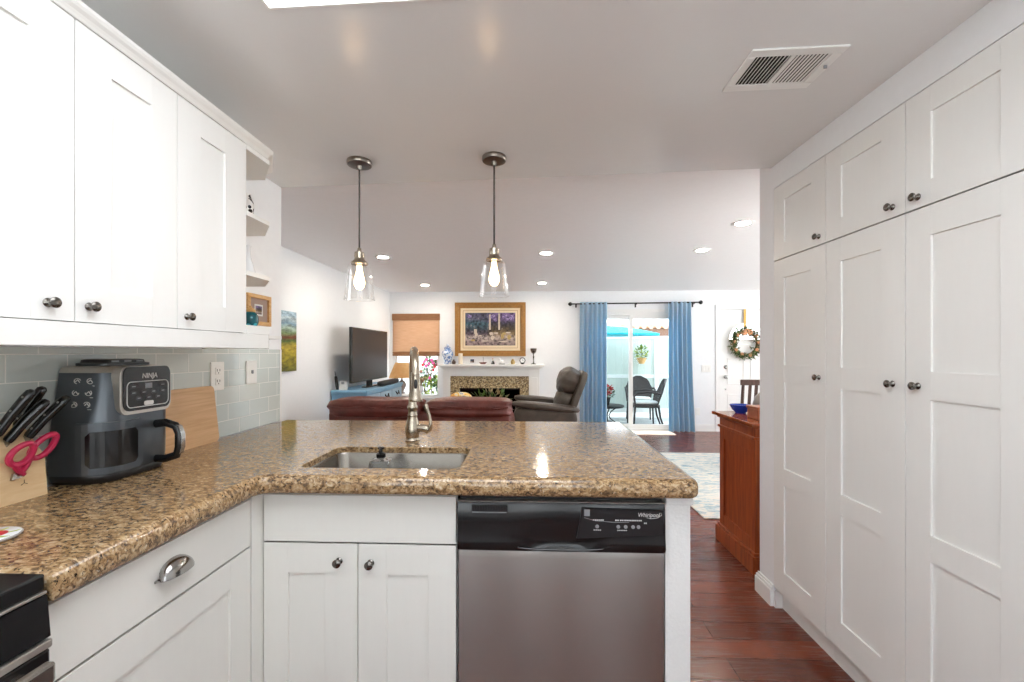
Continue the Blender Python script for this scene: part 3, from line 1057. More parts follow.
def crown_ring(o, z):
    return [(XL + .001, .634, z), (XF + o, .634, z), (XF + o, 1.60 + o * .5, z), (XF - .105 + o, 1.755 + o, z), (XL + .001, 1.755 + o, z)]


mb.rings([crown_ring(.002, 2.057), crown_ring(.006, 2.063), crown_ring(.010, 2.068), crown_ring(.017, 2.074), crown_ring(.021, 2.080), crown_ring(.021, 2.088)], smooth=False)
struct(mb, 'trim_4', 'cab', 'white crown moulding along the top of the upper cabinets')

# things on the shelves
single(MB().lathe([(0, 0), (.022, 0), (.024, .004), (.022, .012), (.019, .02), (.022, .05), (.024, .07), (.022, .09), (.015, .105), (.012, .115), (.014, .122), (.011, .122), (.009, .112), (0, .105)],
                  (-1.115, 1.66, 1.8225), 24, cap=False), 'vase', 'dots', 'small black spotted white vase on the upper corner shelf', 'vase')
single(MB().lathe([(0, 0), (.028, 0), (.03, .004), (.028, .03), (.02, .06), (.013, .085), (.011, .115), (.014, .13), (.011, .13), (.009, .115), (0, .1)],
                  (-1.115, 1.66, 1.6105), 24, cap=False), 'bottle_vase', 'porcelain', 'slender white bottle vase on the middle corner shelf', 'vase')
t = thing('picture_frame', 'small golden wood picture frame on the wall beside the corner shelves', 'picture frame', (XL, 2.1, 1.456))
fy0, fy1, fz0, fz1, fx = 2.0, 2.185, 1.452, 1.605, XL + .0005
MB().box(fx, fx + .022, fy0, fy1, fz0, fz0 + .02, .002).box(fx, fx + .022, fy0, fy1, fz1 - .02, fz1, .002).box(fx, fx + .022, fy0, fy0 + .02, fz0 + .02, fz1 - .02, .002)\
    .box(fx, fx + .022, fy1 - .02, fy1, fz0 + .02, fz1 - .02, .002).build('frame', 'goldwood', t)
MB().box(fx + .004, fx + .012, fy0 + .02, fy1 - .02, fz0 + .02, fz1 - .02).build('mat_board', 'mauve', t)
MB().box(fx + .012, fx + .013, 2.06, 2.125, 1.5, 1.557).build('print_border', 'whiteprint', t)
MB().box(fx + .013, fx + .0136, 2.068, 2.117, 1.508, 1.549).build('print', 'courtyard', t)
t = thing('lidded_jar', 'round teal swirled jar with golden lid on the bottom corner shelf', 'jar', (-1.105, 1.665, 1.4165))
MB().lathe([(0, 0), (.016, 0), (.023, .006), (.029, .022), (.029, .04), (.024, .054), (.016, .062), (0, .063)], (-1.105, 1.665, 1.4165), 24, cap=False).build('body', 'teal', t)
MB().lathe([(0, .060), (.017, .062), (.019, .067), (.014, .076), (.006, .08), (.005, .086), (0, .088)], (-1.105, 1.665, 1.4165), 20, cap=False).build('lid', 'goldwood', t)

# backsplash
struct(MB().box(XL, XL + .006, .3, YK - .025, .945, 1.333), 'wall_backsplash', 'tile', 'pale glass subway tile backsplash')
struct(MB().box(XL, XL + .009, YK - .025, YK - .012, .945, 1.333), 'trim_5', 'trim', 'white edge strip of the tile backsplash')
XT = XL + .006
t = thing('wall_outlet', 'white duplex outlet in the backsplash beside the cutting board', 'outlet', (XT, 1.813, 1.215))
MB().box(XT, XT + .006, 1.773, 1.853, 1.153, 1.277, .003).build('cover_plate', 'whiteplastic', t)
for z in (1.192, 1.238):
    r = MB().box(XT + .006, XT + .009, 1.796, 1.830, z - .016, z + .016, .002, 1).build('receptacle', 'whiteplastic', t)
    MB().box(XT + .009, XT + .0094, 1.804, 1.807, z - .002, z + .008).box(XT + .009, XT + .0094, 1.819, 1.822, z - .002, z + .008)\
        .box(XT + .009, XT + .0094, 1.811, 1.815, z - .011, z - .006).build('slots', 'dark', r)
t = thing('light_switch', 'white switch plate with small dark toggle on the tile near the wall end', 'switch', (XT, 2.04, 1.22))
MB().box(XT, XT + .006, 2.003, 2.083, 1.165, 1.278, .003).build('cover_plate', 'whiteplastic', t)
MB().box(XT + .006, XT + .012, 2.037, 2.049, 1.215, 1.232, .002).build('toggle', 'greyprint', t)

# ================================================================== BASE CABINETS, COUNTER
YF, XFB, ZC = 1.32, -.839, .945
ZCB = .890
# drawer cabinet along the left wall
t = thing('base_cabinet', 'white base cabinet with one wide drawer over a shaker door beside the range', 'cabinet', (-1.1, 1.0, 0), 'white base cabinets')
MB().box(XL + .001, XFB - .02, .712, 1.2745, .1, ZCB - .001).box(XL + .001, XFB - .08, .712, 1.2745, 0, .1).build('carcass', 'cab_low', t)
d = shaker('drawer', '+x', .714, 1.265, XFB, .735, .878, t, 'cab_low')
# cup pull
mb = MB()
cy, cz = .98, .817
rings = []
for i in range(13):
    a = PI * i / 12
    rings.append([(XFB + .002 + .030 * math.sin(b) * (.35 + .65 * math.sin(a)), cy - .046 * math.cos(a) * (.86 + .14 * math.sin(b)),
                   cz - .015 + .036 * math.cos(b) * math.sin(a) ** .6 + (0.0)) for b in [PI / 2 * j / 6 for j in range(7)]] +
                 [(XFB + .001 + .027 * math.sin(b) * (.35 + .65 * math.sin(a)), cy - .043 * math.cos(a) * (.86 + .14 * math.sin(b)),
                   cz - .015 + .033 * math.cos(b) * math.sin(a) ** .6) for b in [PI / 2 * j / 6 for j in range(6, -1, -1)]])
mb.rings(rings)
mb.box(XFB, XFB + .003, cy - .05, cy + .05, cz - .017, cz - .011, .001)
mb.build('cup_pull', 'chrome', d)
shaker('door', '+x', .714, 1.265, XFB, .11, .732, t, 'cab_low', [(.79, 1.178, .19, .652)])
struct(MB().box(XFB - .02, XFB + .003, 1.267, YF + .018, .1, ZCB - .001), 'trim_6', 'cab_low', 'white corner filler between the two base cabinets')

# sink cabinet
t = thing('sink_base_cabinet', 'white sink cabinet with false drawer front and two shaker doors', 'cabinet', (-.53, 1.6, 0), 'white base cabinets')
MB().box(XFB + .004, -.224, YF + .0195, 1.355, .1, ZCB - .001).box(XFB + .004, -.224, 1.355, 1.90, .1, .73).box(XFB + .004, -.224, YF + .08, 1.90, 0, .1)\
    .box(XFB + .004, -.224, 1.69, 1.90, .73, ZCB - .001).box(XFB + .004, -.765, 1.355, 1.69, .73, ZCB - .001).build('carcass', 'cab_low', t)
shaker('false_drawer_front', '-y', XFB + .004, -.224, -YF, .725, .874, t, 'cab_low')
ym = -.533
d = shaker('door', '-y', XFB + .004, ym, -YF, .105, .722, t, 'cab_low', [(-.755, -.638, .19, .628)])
knob('-y', -.592, -YF, .668, d)
d = shaker('door', '-y', ym, -.224, -YF, .105, .722, t, 'cab_low', [(-.442, -.312, .19, .628)])
knob('-y', -.492, -YF, .664, d)

# dishwasher
DX0, DX1 = -.220, .411
t = thing('dishwasher', 'stainless steel dishwasher with black control panel under the granite counter', 'dishwasher', (.095, 1.6, 0))
MB().box(DX0 + .006, DX1 - .006, YF + .02, 1.88, .09, ZCB - .004).box(DX0 + .006, DX1 - .006, YF + .06, 1.88, 0, .09).build('tub', 'blackmatte', t)
mb = MB()
n = 16
sec = []
for z, bow in ((.105, 0.0), (.108, .004), (.2, .007), (.45, .009), (.69, .007), (.711, .004), (.7125, 0.0)):
    ring = []
    for i in range(n + 1):
        x = DX0 + .004 + (DX1 - DX0 - .008) * i / n
        ring.append((x, YF - bow * (1 - .25 * abs(2 * i / n - 1) ** 6), z))
    ring += [(DX1 - .004, YF + .02, z), (DX0 + .004, YF + .02, z)]
    sec.append(ring)
mb.rings(sec)
door = mb.build('door', 'steel', t)
mb = MB()
sec = []
for z, bow in ((.7135, .002), (.716, .012), (.728, .018), (.745, .016), (.76, .013), (.80, .012), (.853, .008), (.861, .004), (.8615, 0)):
    ring = []
    for i in range(n + 1):
        f = i / n
        x = DX0 + .002 + (DX1 - DX0 - .004) * f
        d_ = .0
        if .728 <= z <= .76:      # the finger recess in the middle of the lower edge
            d_ = .016 * max(0, 1 - ((f - .5) / .21) ** 2) if z < .75 else .01 * max(0, 1 - ((f - .5) / .21) ** 2)
        ring.append((x, YF - bow + d_, z))
    ring += [(DX1 - .002, YF + .02, z), (DX0 + .002, YF + .02, z)]
    sec.append(ring)
mb.rings(sec)
cp = mb.build('control_panel', 'blackgloss', t)
MB().box(DX0 + .002, DX1 - .002, YF - .006, YF + .02, .8615, .8635).build('top_trim', 'silver', cp)
pts = [(.095 + .13 * math.cos(a), YF - .0175 + .004 * abs(math.sin(a)), .7285 + .0085 * math.sin(a)) for a in [PI + PI * i / 16 for i in range(17)]]
MB().tube(pts, .0022, 6).build('handle_lip', 'blackgloss', cp)
MB().box(DX0 + .044, DX0 + .155, YF - .0125, YF - .008, .829, .853, .001, 1).build('vent_frame', 'blackmatte', cp)
mb = MB()
for i in range(13):
    mb.box(DX0 + .049 + i * .0081, DX0 + .053 + i * .0081, YF - .0138, YF - .0125, .836, .851)
mb.build('vent_slats', 'blacksat', cp)
MB().box(DX0 + .046, DX0 + .152, YF - .0142, YF - .0125, .8305, .833).build('vent_lip', 'greyprint', cp)
mb = MB()
mb.prism([(.143, .757), (.160, .850), (.402, .846), (.402, .772)], 'y', YF - .0165, YF - .011)
ov = mb.build('display_panel', 'blacksat', cp)
MB().box(.166, .183, YF - .0182, YF - .0165, .826, .846, .001, 1).build('latch_tab', 'greyprint', ov)
for bx in (.205, .268, .290, .312, .328):
    MB().lathe([(0, 0), (.0055, 0), (.0055, .0012), (.004, .0016), (0, .0016)], (bx, YF - .0165, .795), 14, '-y', False).build('button', 'greyprint', ov)
for bx, w_ in ((.209, .034), (.265, .012), (.279, .012), (.292, .012), (.306, .016), (.326, .026), (.349, .009)):
    z_ = .8125 if bx < .34 else .805
    mb = MB()
    k = max(2, int(w_ / .005))
    for i in range(k):
        mb.box(bx - w_ / 2 + i * w_ / k, bx - w_ / 2 + (i + .72) * w_ / k, YF - .0169, YF - .0165, z_, z_ + .0035)
    mb.build('printed_caption', 'whiteprint', ov)
for bx, w_ in ((.206, .024), (.280, .030)):
    mb = MB()
    k = max(2, int(w_ / .005))
    for i in range(k):
        mb.box(bx - w_ / 2 + i * w_ / k, bx - w_ / 2 + (i + .72) * w_ / k, YF - .0169, YF - .0165, .783, .7855)
    mb.build('printed_caption', 'whiteprint', ov)
mb = MB()
mb.tube([(.166, YF - .0166, .821), (.20, YF - .0166, .812), (.25, YF - .0166, .8085), (.30, YF - .0166, .8085)], .0008, 4)
mb.build('chrome_line', 'greyprint', ov)
text_mesh('brand_lettering', 'Whirlpool', .018, 'whiteprint', ov, (.358, YF - .0168, .831), ROT_Y, .0003, 0.2, 0.86)
MB().tube([(.352, YF - .0168, .8235), (.366, YF - .0168, .8205), (.384, YF - .0168, .823), (.397, YF - .0168, .832), (.394, YF - .0168, .839)], .0006, 4).build('brand_swoosh', 'whiteprint', ov)

# end of the peninsula and its back wall
struct(MB().box(.4125, .487, YF, 2.06, 0, .858).box(.4125, .494, YF - .008, 2.06, .858, ZCB - .001, .003), 'wall_peninsula', 'wall_end', 'white textured end panel beside the dishwasher')
struct(MB().box(XL + .001, .4125, 1.905, 2.06, 0, ZCB - .001), 'wall_peninsula', 'wall_end', 'back of the peninsula facing the living room')


# countertop: L shape with a rounded edge and the sink cut-out
def inset(poly, d):
    out = []
    n = len(poly)
    for i in range(n):
        p0, p1, p2 = Vector(poly[i - 1]), Vector(poly[i]), Vector(poly[(i + 1) % n])
        a, b = (p1 - p0).normalized(), (p2 - p1).normalized()
        na, nb = Vector((-a.y, a.x)), Vector((-b.y, b.x))
        m_ = (na + nb)
        m_ = m_.normalized() / max(.35, m_.normalized().dot(na))
        out.append(tuple(p1 + m_ * d))
    return out


def arc(cx, cy, r, a0, a1, n=6):
    return [(cx + r * math.cos(math.radians(a0 + (a1 - a0) * i / n)), cy + r * math.sin(math.radians(a0 + (a1 - a0) * i / n))) for i in range(n + 1)]


CE = -.808      # front edge of the left run
CF = 1.268      # front edge of the peninsula
outer = [(XL + .0062, .698), (CE, .698)] + arc(CE + .03, CF - .03, .03, 180, 90, 5) + arc(.502 - .035, CF + .035, .035, -90, 0) + arc(.502 - .03, 2.345 - .03, .03, 0, 90) + [(XL + .0062, 2.345)]
hole = rrect(-.752, -.226, 1.372, 1.675, .035, 5)
bm = bmesh.new()
prof = [(.0, ZCB + .014), (.0, ZC - .024), (.002, ZC - .014), (.007, ZC - .006), (.015, ZC - .0012), (.022, ZC)]
prof = [(.085, ZC - .022), (.085, ZCB), (.012, ZCB), (.004, ZCB + .005)] + prof
loops = []
for d_, z in prof:
    loops.append([bm.verts.new((x, y, z)) for x, y in inset(outer, d_)])
n = len(outer)
for a, b in zip(loops, loops[1:]):
    for i in range(n):
        f = bm.faces.new((a[i], a[(i + 1) % n], b[(i + 1) % n], b[i]))
        f.smooth = True
hb = [bm.verts.new((x, y, ZC - .022)) for x, y in hole]
ht = [bm.verts.new((x, y, ZC - .002)) for x, y in hole]
ho = [bm.verts.new((x, y, ZC)) for x, y in inset(hole, -.003)]
m_ = len(hole)
for a, b in ((hb, ht), (ht, ho)):
    for i in range(m_):
        bm.faces.new((a[i], b[i], b[(i + 1) % m_], a[(i + 1) % m_]))
for oring, iring in ((loops[-1], ho), (loops[0], hb)):
    es = []
    for L in (oring, iring):
        for i in range(len(L)):
            e = bm.edges.get((L[i], L[(i + 1) % len(L)]))
            es.append(e)
    bmesh.ops.triangle_fill(bm, edges=es, use_beauty=True)
mb = MB()
mb.bm.free()
mb.bm = bm
single(mb, 'countertop', 'granite', 'speckled brown granite L-shaped countertop over the white base cabinets', 'countertop')

# sink
t = thing('sink', 'stainless steel undermount sink set in the granite peninsula', 'sink', (-.489, 1.523, .74))
mb = MB()
rr = lambda o, r: rrect(-.757 + o, -.221 - o, 1.367 + o, 1.680 - o, r, 6)
ZS = ZC - .0225
secs = [[(x, y, ZS) for x, y in rr(-.012, .05)], [(x, y, ZS) for x, y in rr(.004, .04)], [(x, y, ZS - .006) for x, y in rr(.007, .04)], [(x, y, .785) for x, y in rr(.012, .04)], [(x, y, .765) for x, y in rr(.022, .045)],
        [(x, y, .757) for x, y in rr(.05, .05)], [(x, y, .754) for x, y in rr(.13, .02)]]
mb.rings(secs, cap=False)
v = mb.bm.verts
mb.bm.verts.ensure_lookup_table()
mb.bm.faces.new([mb.bm.verts[i] for i in range(len(mb.bm.verts) - 28, len(mb.bm.verts))])
mb.build('basin', 'sink', t)
MB().lathe([(0, 0), (.04, 0), (.042, .003), (.036, .004), (.03, .0015), (0, .0015)], (-.489, 1.53, .754), 24, cap=False).build('drain', 'chrome', t)

# faucet
FXX, FYY = -.492, 1.80
t = thing('faucet', 'brushed nickel gooseneck kitchen faucet behind the sink', 'faucet', (FXX, FYY, ZC))
MB().lathe([(0, 0), (.030, 0), (.031, .004), (.027, .008), (.0265, .018), (.029, .024), (.031, .04), (.030, .058), (.025, .082), (.0195, .102), (.0205, .106), (.0205, .112), (.018, .116), (.018, .132),
            (.0215, .137), (.0215, .146), (.0165, .152), (.0155, .20), (0, .20)], (FXX, FYY, ZC), 28, cap=False).build('body', 'nickel', t)
pts = [(FXX, FYY, ZC + .19), (FXX, FYY, ZC + .27)]
Rr = .10
for i in range(15):
    a = PI * i / 14 * 1.0
    pts.append((FXX + .32 * Rr * (1 - math.cos(a)), FYY - .947 * Rr * (1 - math.cos(a)), ZC + .285 + Rr * .98 * math.sin(a)))
MB().tube(pts, .0145, 16).build('neck', 'nickel', t)
hx, hy = FXX + .64 * Rr, FYY - 1.894 * Rr
sp = MB().lathe([(0, .300), (.0155, .299), (.0165, .293), (.0155, .288), (.0155, .27), (.018, .235), (.0215, .208), (.0255, .200), (.0265, .195), (.0255, .190), (.021, .188), (0, .19)], (hx, hy, ZC), 24, cap=False).build('spray_head', 'nickel', t)
MB().cushion((hx + .004, hy - .0165, ZC + .255), (.013, .008, .036), 2.5, 5).build('spray_button', 'blacksat', sp)
h = MB().tube([(FXX + .018, FYY, ZC + .055), (FXX + .045, FYY - .004, ZC + .055), (FXX + .062, FYY - .006, ZC + .052), (FXX + .07, FYY - .007, ZC + .045)], [.017, .017, .0175, .012], 16).build('valve', 'nickel', t)
MB().tube([(FXX + .058, FYY - .006, ZC + .038), (FXX + .074, FYY - .01, ZC + .05), (FXX + .081, FYY - .012, ZC + .075), (FXX + .075, FYY - .012, ZC + .105), (FXX + .065, FYY - .014, ZC + .135), (FXX + .061, FYY - .015, ZC + .15), (FXX + .060, FYY - .015, ZC + .158)],
          [.009, .011, .0075, .0065, .0075, .0095, .004], 12).build('lever', 'nickel', t)

# soap bottle
sxx, syy, szz = -.540, 1.55, .7572
t = thing('soap_dispenser', 'clear soap bottle with black pump standing in the sink', 'soap bottle', (sxx, syy, szz))
MB().rings([[(sxx + x, syy + y, szz + z) for x, y in rrect(-w_, w_, -w_ * .8, w_ * .8, .012, 4)] for w_, z in ((.034, 0), (.038, .004), (.038, .158), (.034, .170), (.018, .177), (.014, .181))]).build('bottle', 'bottle', t)
MB().lathe([(0, .179), (.0165, .179), (.0165, .192), (.012, .196), (.006, .198), (.006, .207), (.012, .209), (.012, .216), (0, .218)], (sxx, syy, szz), 18, cap=False)\
    .tube([(sxx, syy, szz + .212), (sxx + .004, syy - .02, szz + .212), (sxx + .006, syy - .034, szz + .206)], .004, 8).build('pump', 'blackgloss', t)

# ================================================================== RANGE
t = thing('range', 'black and stainless steel range at the lower left beside the granite counter', 'range', (-1.05, .31, 0))
RY0, RY1 = -.06, .694
MB().box(XL + .012, -.83, RY0, RY1, .0, .917).build('body', 'blackmatte', t)
MB().box(XL + .012, -.815, RY0, RY1, .918, .947, .004).build('cooktop', 'blackgloss', t)
for cx_, cy_ in ((-1.0, .54), (-1.0, .18)):
    mb = MB()
    for i in range(4):
        a = PI / 4 + PI / 2 * i
        mb.tube([(cx_, cy_, .966), (cx_ + .1 * math.cos(a), cy_ + .1 * math.sin(a), .966), (cx_ + .12 * math.cos(a), cy_ + .12 * math.sin(a), .944)], .006, 6)
    mb.tube([(cx_ + .1 * math.cos(2 * PI * i / 24), cy_ + .1 * math.sin(2 * PI * i / 24), .966) for i in range(25)], .006, 6, False)
    mb.build('grate', 'iron', t)
MB().box(-.829, -.812, RY0, RY1, .913, .918, .001, 1).build('accent_strip', 'silver', t)
cpn = MB().prism([(-.829, .842), (-.806, .842), (-.812, .911), (-.829, .911)], 'y', RY0, RY1).build('control_panel', 'blackgloss', t)
MB().box(-.829, -.802, RY0, RY1, .825, .838, .002).build('vent_strip', 'silver', t)
dr_ = MB().box(-.829, -.806, RY0, RY1, .22, .822, .004).build('oven_door', 'blackgloss', t)
MB().box(-.8059, -.803, RY0 + .02, RY1 - .012, .24, .74, .001, 1).build('oven_front', 'steel', dr_)
MB().box(-.790, -.772, RY0 + .03, RY1 - .02, .782, .816, .005).box(-.806, -.790, RY1 - .07, RY1 - .045, .788, .81).box(-.806, -.790, RY0 + .06, RY0 + .085, .788, .81).build('oven_handle', 'steel', dr_)
MB().box(-.829, -.806, RY0, RY1, .05, .21, .004).build('storage_drawer', 'steel', t)

# ================================================================== AIR FRYER
AZ = ZC
t = thing('air_fryer', 'dark grey air fryer with black control panel against the tiled backsplash', 'air fryer', (-1.27, 1.33, AZ))
AX0 = XT + .003


def fry(z, xo, y0, y1, r):
    pts = []
    for cx, cy, a0, q in ((xo - r, y1 - r, 0, r), (AX0 + .012, y1 - .012, PI / 2, .012), (AX0 + .012, y0 + .012, PI, .012), (xo - r, y0 + r, 1.5 * PI, r)):
        for i in range(8):
            a = a0 + PI / 2 * i / 7
            pts.append((cx + q * math.cos(a), cy + q * math.sin(a), AZ + z))
    return pts


MB().rings([fry(0, -1.205, 1.185, 1.475, .07), fry(.004, -1.195, 1.178, 1.482, .075), fry(.020, -1.190, 1.172, 1.486, .075), fry(.026, -1.192, 1.173, 1.484, .075)]).build('base', 'blacksat', t)
body = MB().rings([fry(.026, -1.190, 1.170, 1.488, .077), fry(.05, -1.185, 1.168, 1.490, .078), fry(.11, -1.184, 1.170, 1.490, .078), fry(.19, -1.186, 1.182, 1.484, .066), fry(.27, -1.193, 1.198, 1.476, .048), fry(.315, -1.199, 1.206, 1.470, .042)]).build('body', 'charcoal', t)
MB().rings([fry(.3155, -1.199, 1.206, 1.470, .042), fry(.328, -1.205, 1.212, 1.465, .040), fry(.333, -1.215, 1.222, 1.455, .036), fry(.334, -1.23, 1.235, 1.44, .03)]).build('top_cover', 'silver', t)
vent = MB().rings([[(x, y, AZ + z) for x, y in rrect(a, b, c_, d_, .02, 4)] for z, a, b, c_, d_ in ((.334, -1.335, -1.232, 1.24, 1.44), (.342, -1.335, -1.232, 1.24, 1.44), (.343, -1.33, -1.24, 1.25, 1.43), (.352, -1.33, -1.24, 1.255, 1.425), (.354, -1.32, -1.25, 1.265, 1.415))]).build('exhaust_vent', 'blacksat', t)
for i in range(3):
    MB().box(-1.2405, -1.239, 1.272 + i * .052, 1.302 + i * .052, AZ + .345, AZ + .350).build('vent_slot', 'greyprint', vent)
# control panel on the front face, set in a silver surround
PXF = -1.178


def front_poly(y0, y1, z0, z1, r):
    return rrect(y0, y1, AZ + z0, AZ + z1, r, 5)


MB().prism(front_poly(1.225, 1.452, .190, .332, .03), 'x', -1.23, PXF).build('panel_surround', 'silver', t)
cp = MB().prism(front_poly(1.236, 1.443, .200, .331, .024), 'x', -1.23, PXF + .004).build('control_panel', 'blackgloss', t)
XP = PXF + .004
ln = front_poly(1.248, 1.432, .210, .286, .016)
mb = MB()
mb.tube([(XP + .0005, y, z) for y, z in ln] + [(XP + .0005, *ln[0])], .0013, 5, False)
mb.build('panel_outline', 'whiteprint', cp)
for k, (y, z, w_) in enumerate([(1.275, .272, .017), (1.405, .272, .017), (1.275, .253, .014), (1.318, .253, .014), (1.362, .253, .014), (1.405, .253, .014), (1.297, .236, .014), (1.34, .236, .014), (1.383, .236, .014)]):
    el = [(y + w_ * math.cos(2 * PI * i / 20), AZ + z + .0065 * math.sin(2 * PI * i / 20)) for i in range(20)]
    b_ = MB().prism(el, 'x', XP, XP + .0012).build('touch_button', 'blacksat', cp)
    MB().box(XP + .0012, XP + .0015, y - w_ * .45, y + w_ * .45, AZ + z - .0014, AZ + z + .0014).build('button_print', 'greyprint', b_)
MB().prism(front_poly(1.320, 1.362, .2125, .2255, .006), 'x', XP, XP + .0012).build('power_button', 'whiteprint', cp)
MB().box(XP, XP + .0008, 1.325, 1.356, AZ + .264, AZ + .28, .0003, 1).build('display_digits', 'greyprint', cp)
text_mesh('brand_lettering', 'NINJA', .022, 'whiteprint', cp, (XP + .0006, 1.345, AZ + .302), ROT_X, .0004, 0.12, 1.15)
# basket front, window, handle
def wrap(s):
    """point on the rounded front near corner and front face, at arc length s from the side face"""
    r = .078
    cx_, cyy = -1.184 - r, 1.170 + r
    L = r * PI / 2
    if s < 0:
        return (cx_ + s, 1.170, 0, -1)
    if s < L:
        a = -PI / 2 + s / r
        return (cx_ + r * math.cos(a), cyy + r * math.sin(a), math.cos(a), math.sin(a))
    return (-1.184, cyy + (s - L), 1, 0)


def patch(s0, s1, z0, z1, off, n=14, zz=None, taper=0.0):
    """a curved slab that follows the body"""
    ringsA = []
    for i in range(n + 1):
        s = s0 + (s1 - s0) * i / n
        f = i / n
        x, y, nx, ny = wrap(s)
        e = min(f, 1 - f)
        cut = max(0, .08 - e) / .08
        c_ = .012 * (1 - math.sqrt(max(0, 1 - cut * cut)))
        za, zb = AZ + z0 + c_ + taper * f, AZ + z1 - c_ + taper * f * .3
        ringsA.append([(x - nx * .004, y - ny * .004, za), (x + nx * off, y + ny * off, za), (x + nx * off, y + ny * off, zb), (x - nx * .004, y - ny * .004, zb)])
    return MB().rings(ringsA, True, False)


bk = patch(-.015, .20, .030, .175, .0035).build('basket_front', 'charcoal', t)
wf = patch(.025, .175, .048, .150, .006).build('basket_window', 'blackgloss', bk)
hnd = MB().tube([(-1.182, 1.385, AZ + .148), (-1.150, 1.385, AZ + .152), (-1.118, 1.385, AZ + .142), (-1.106, 1.385, AZ + .118), (-1.106, 1.385, AZ + .075), (-1.114, 1.385, AZ + .05), (-1.15, 1.385, AZ + .038), (-1.182, 1.385, AZ + .038)],
                 [.013, .0125, .0125, .0125, .0125, .0125, .012, .012], 12).build('handle', 'blackgloss', bk)
MB().rings([[(x + .0125, 1.385 + y, z) for y in (-.0095, .0095)] + [(x + .015, 1.385 + y, z) for y in (.0085, -.0085)] for x, z in ((-1.140, AZ + .152), (-1.116, AZ + .142), (-1.106, AZ + .118), (-1.106, AZ + .075), (-1.112, AZ + .055))], True, True).build('handle_grip', 'chrome', hnd)
# printed cooking symbols on the side
for k in range(6):
    i, j = k % 2, k // 2
    xx = -1.284 + i * .038
    zz = AZ + .292 - j * .033
    yy = 1.2045 - (zz - AZ - .315) * -.18 - .004
    yy = 1.182 + (1.206 - 1.182) * ((zz - AZ) - .19) / .125 - .0012
    mb = MB()
    rr_ = .0095
    mb.tube([(xx + rr_ * math.cos(a), yy, zz + rr_ * .8 * math.sin(a)) for a in [(.3 + k * .9) + 4.2 * q / 10 for q in range(11)]], .0011, 4)
    mb.tube([(xx - .006, yy, zz - .002), (xx + .001, yy, zz + .004), (xx + .007, yy, zz - .004)], .0014, 4)
    mb.box(xx - .013, xx + .013, yy - .0006, yy + .0006, zz - .0145, zz - .0125)
    mb.build('cooking_symbol', 'whiteprint', t)

# the housing is narrower than it is tall
def all_under(o):
    for ch in o.children:
        yield ch
        yield from all_under(ch)


for o in all_under(t):
    for v in o.data.vertices:
        y = v.co.y + t.location.y
        v.co.y = 1.150 + (y - 1.170) * .78 - t.location.y

# ================================================================== KNIFE BLOCK, SCISSORS, BOARD, TRIVET
t = thing('knife_block', 'pale wooden knife block at the left edge beside the air fryer', 'knife block', (-1.31, 1.0, ZC))
KX0, KX1, KY0, KY1 = XT + .001, -1.272, .90, 1.088
MB().rings([[(KX0, KY0, ZC), (KX1, KY0, ZC), (KX1, KY1, ZC), (KX0, KY1, ZC)],
            [(KX0, KY0, ZC + .12), (KX1 - .002, KY0, ZC + .105), (KX1 - .002, KY1 - .006, ZC + .105), (KX0, KY1 - .006, ZC + .12)],
            [(KX0, KY0, ZC + .20), (KX0 + .03, KY0, ZC + .175), (KX0 + .03, KY1 - .010, ZC + .175), (KX0, KY1 - .010, ZC + .20)]], True, False).build('block', 'maple', t)
mk = MB()
for a in (90, 210, 330):
    mk.tube([(KX1 + .0003, 1.035, ZC + .045), (KX1 + .0003, 1.035 + .008 * math.cos(math.radians(a)), ZC + .045 + .008 * math.sin(math.radians(a)))], .0008, 4)
mk.build('maker_mark', 'stem', t)


def knife(p0, p1, label):
    p0, p1 = Vector(p0), Vector(p1)
    d = (p1 - p0).normalized()
    s = d.cross(Vector((0, 1, 0))).normalized()
    w = s.cross(d).normalized()
    k = thing('knife', label, 'knife', p0, 'black handled knives in the block')
    sec = []
    for f, hh, ww in ((0, .011, .0075), (.05, .0125, .0085), (.4, .012, .009), (.8, .0135, .009), (.95, .012, .008), (1.0, .006, .005)):
        c = p0 + (p1 - p0) * f + s * (.003 * math.sin(f * PI))
        sec.append([c + s * (hh * math.cos(a)) + w * (ww * math.sin(a)) for a in [2 * PI * i / 14 for i in range(14)]])
    MB().rings(sec).build('handle', 'blackgloss', k)
    for f in (.18, .5, .82):
        c = p0 + (p1 - p0) * f + s * (.003 * math.sin(f * PI))
        MB().tube([c - w * .0094, c + w * .0094], .003, 10).build('rivet', 'chrome', k)
    c = p0 - d * .028
    MB().rings([[c + s * a + w * b for a, b in ((-.009, -.001), (.009, -.001), (.009, .001), (-.009, .001))], [p0 + s * a + w * b for a, b in ((-.010, -.001), (.010, -.001), (.010, .001), (-.010, .001))]], True, False).build('blade', 'steel', k)


knife((-1.305, 1.005, 1.118), (-1.250, 1.036, 1.224), 'black handled knife at the far left of the block, nearest the picture edge')
knife((-1.322, 1.060, 1.130), (-1.268, 1.075, 1.228), 'black handled knife mostly hidden behind the other handles')
knife((-1.300, 1.022, 1.098), (-1.243, 1.062, 1.196), 'black handled knife in the middle, just above the left scissor loop')
knife((-1.300, 1.066, 1.100), (-1.240, 1.110, 1.201), 'black handled knife rightmost in the block, next to the air fryer')
# scissors: loops in front of the block
t = thing('scissors', 'crimson handled scissors hanging in the front of the knife block', 'scissors', (-1.268, 1.05, 1.02))
xs = -1.262


def loop(cy_, cz_, a, b, ang, nme):
    mb = MB()
    ring = []
    for i in range(29):
        q = 2 * PI * i / 28
        u, v_ = a * math.cos(q), b * math.sin(q) * (1 - .18 * math.cos(q))
        ring.append((xs + .010 + .006 * math.cos(q), cy_ + u * math.cos(ang) - v_ * math.sin(ang), cz_ + u * math.sin(ang) + v_ * math.cos(ang)))
    mb.tube(ring, .0074, 8, False)
    return mb


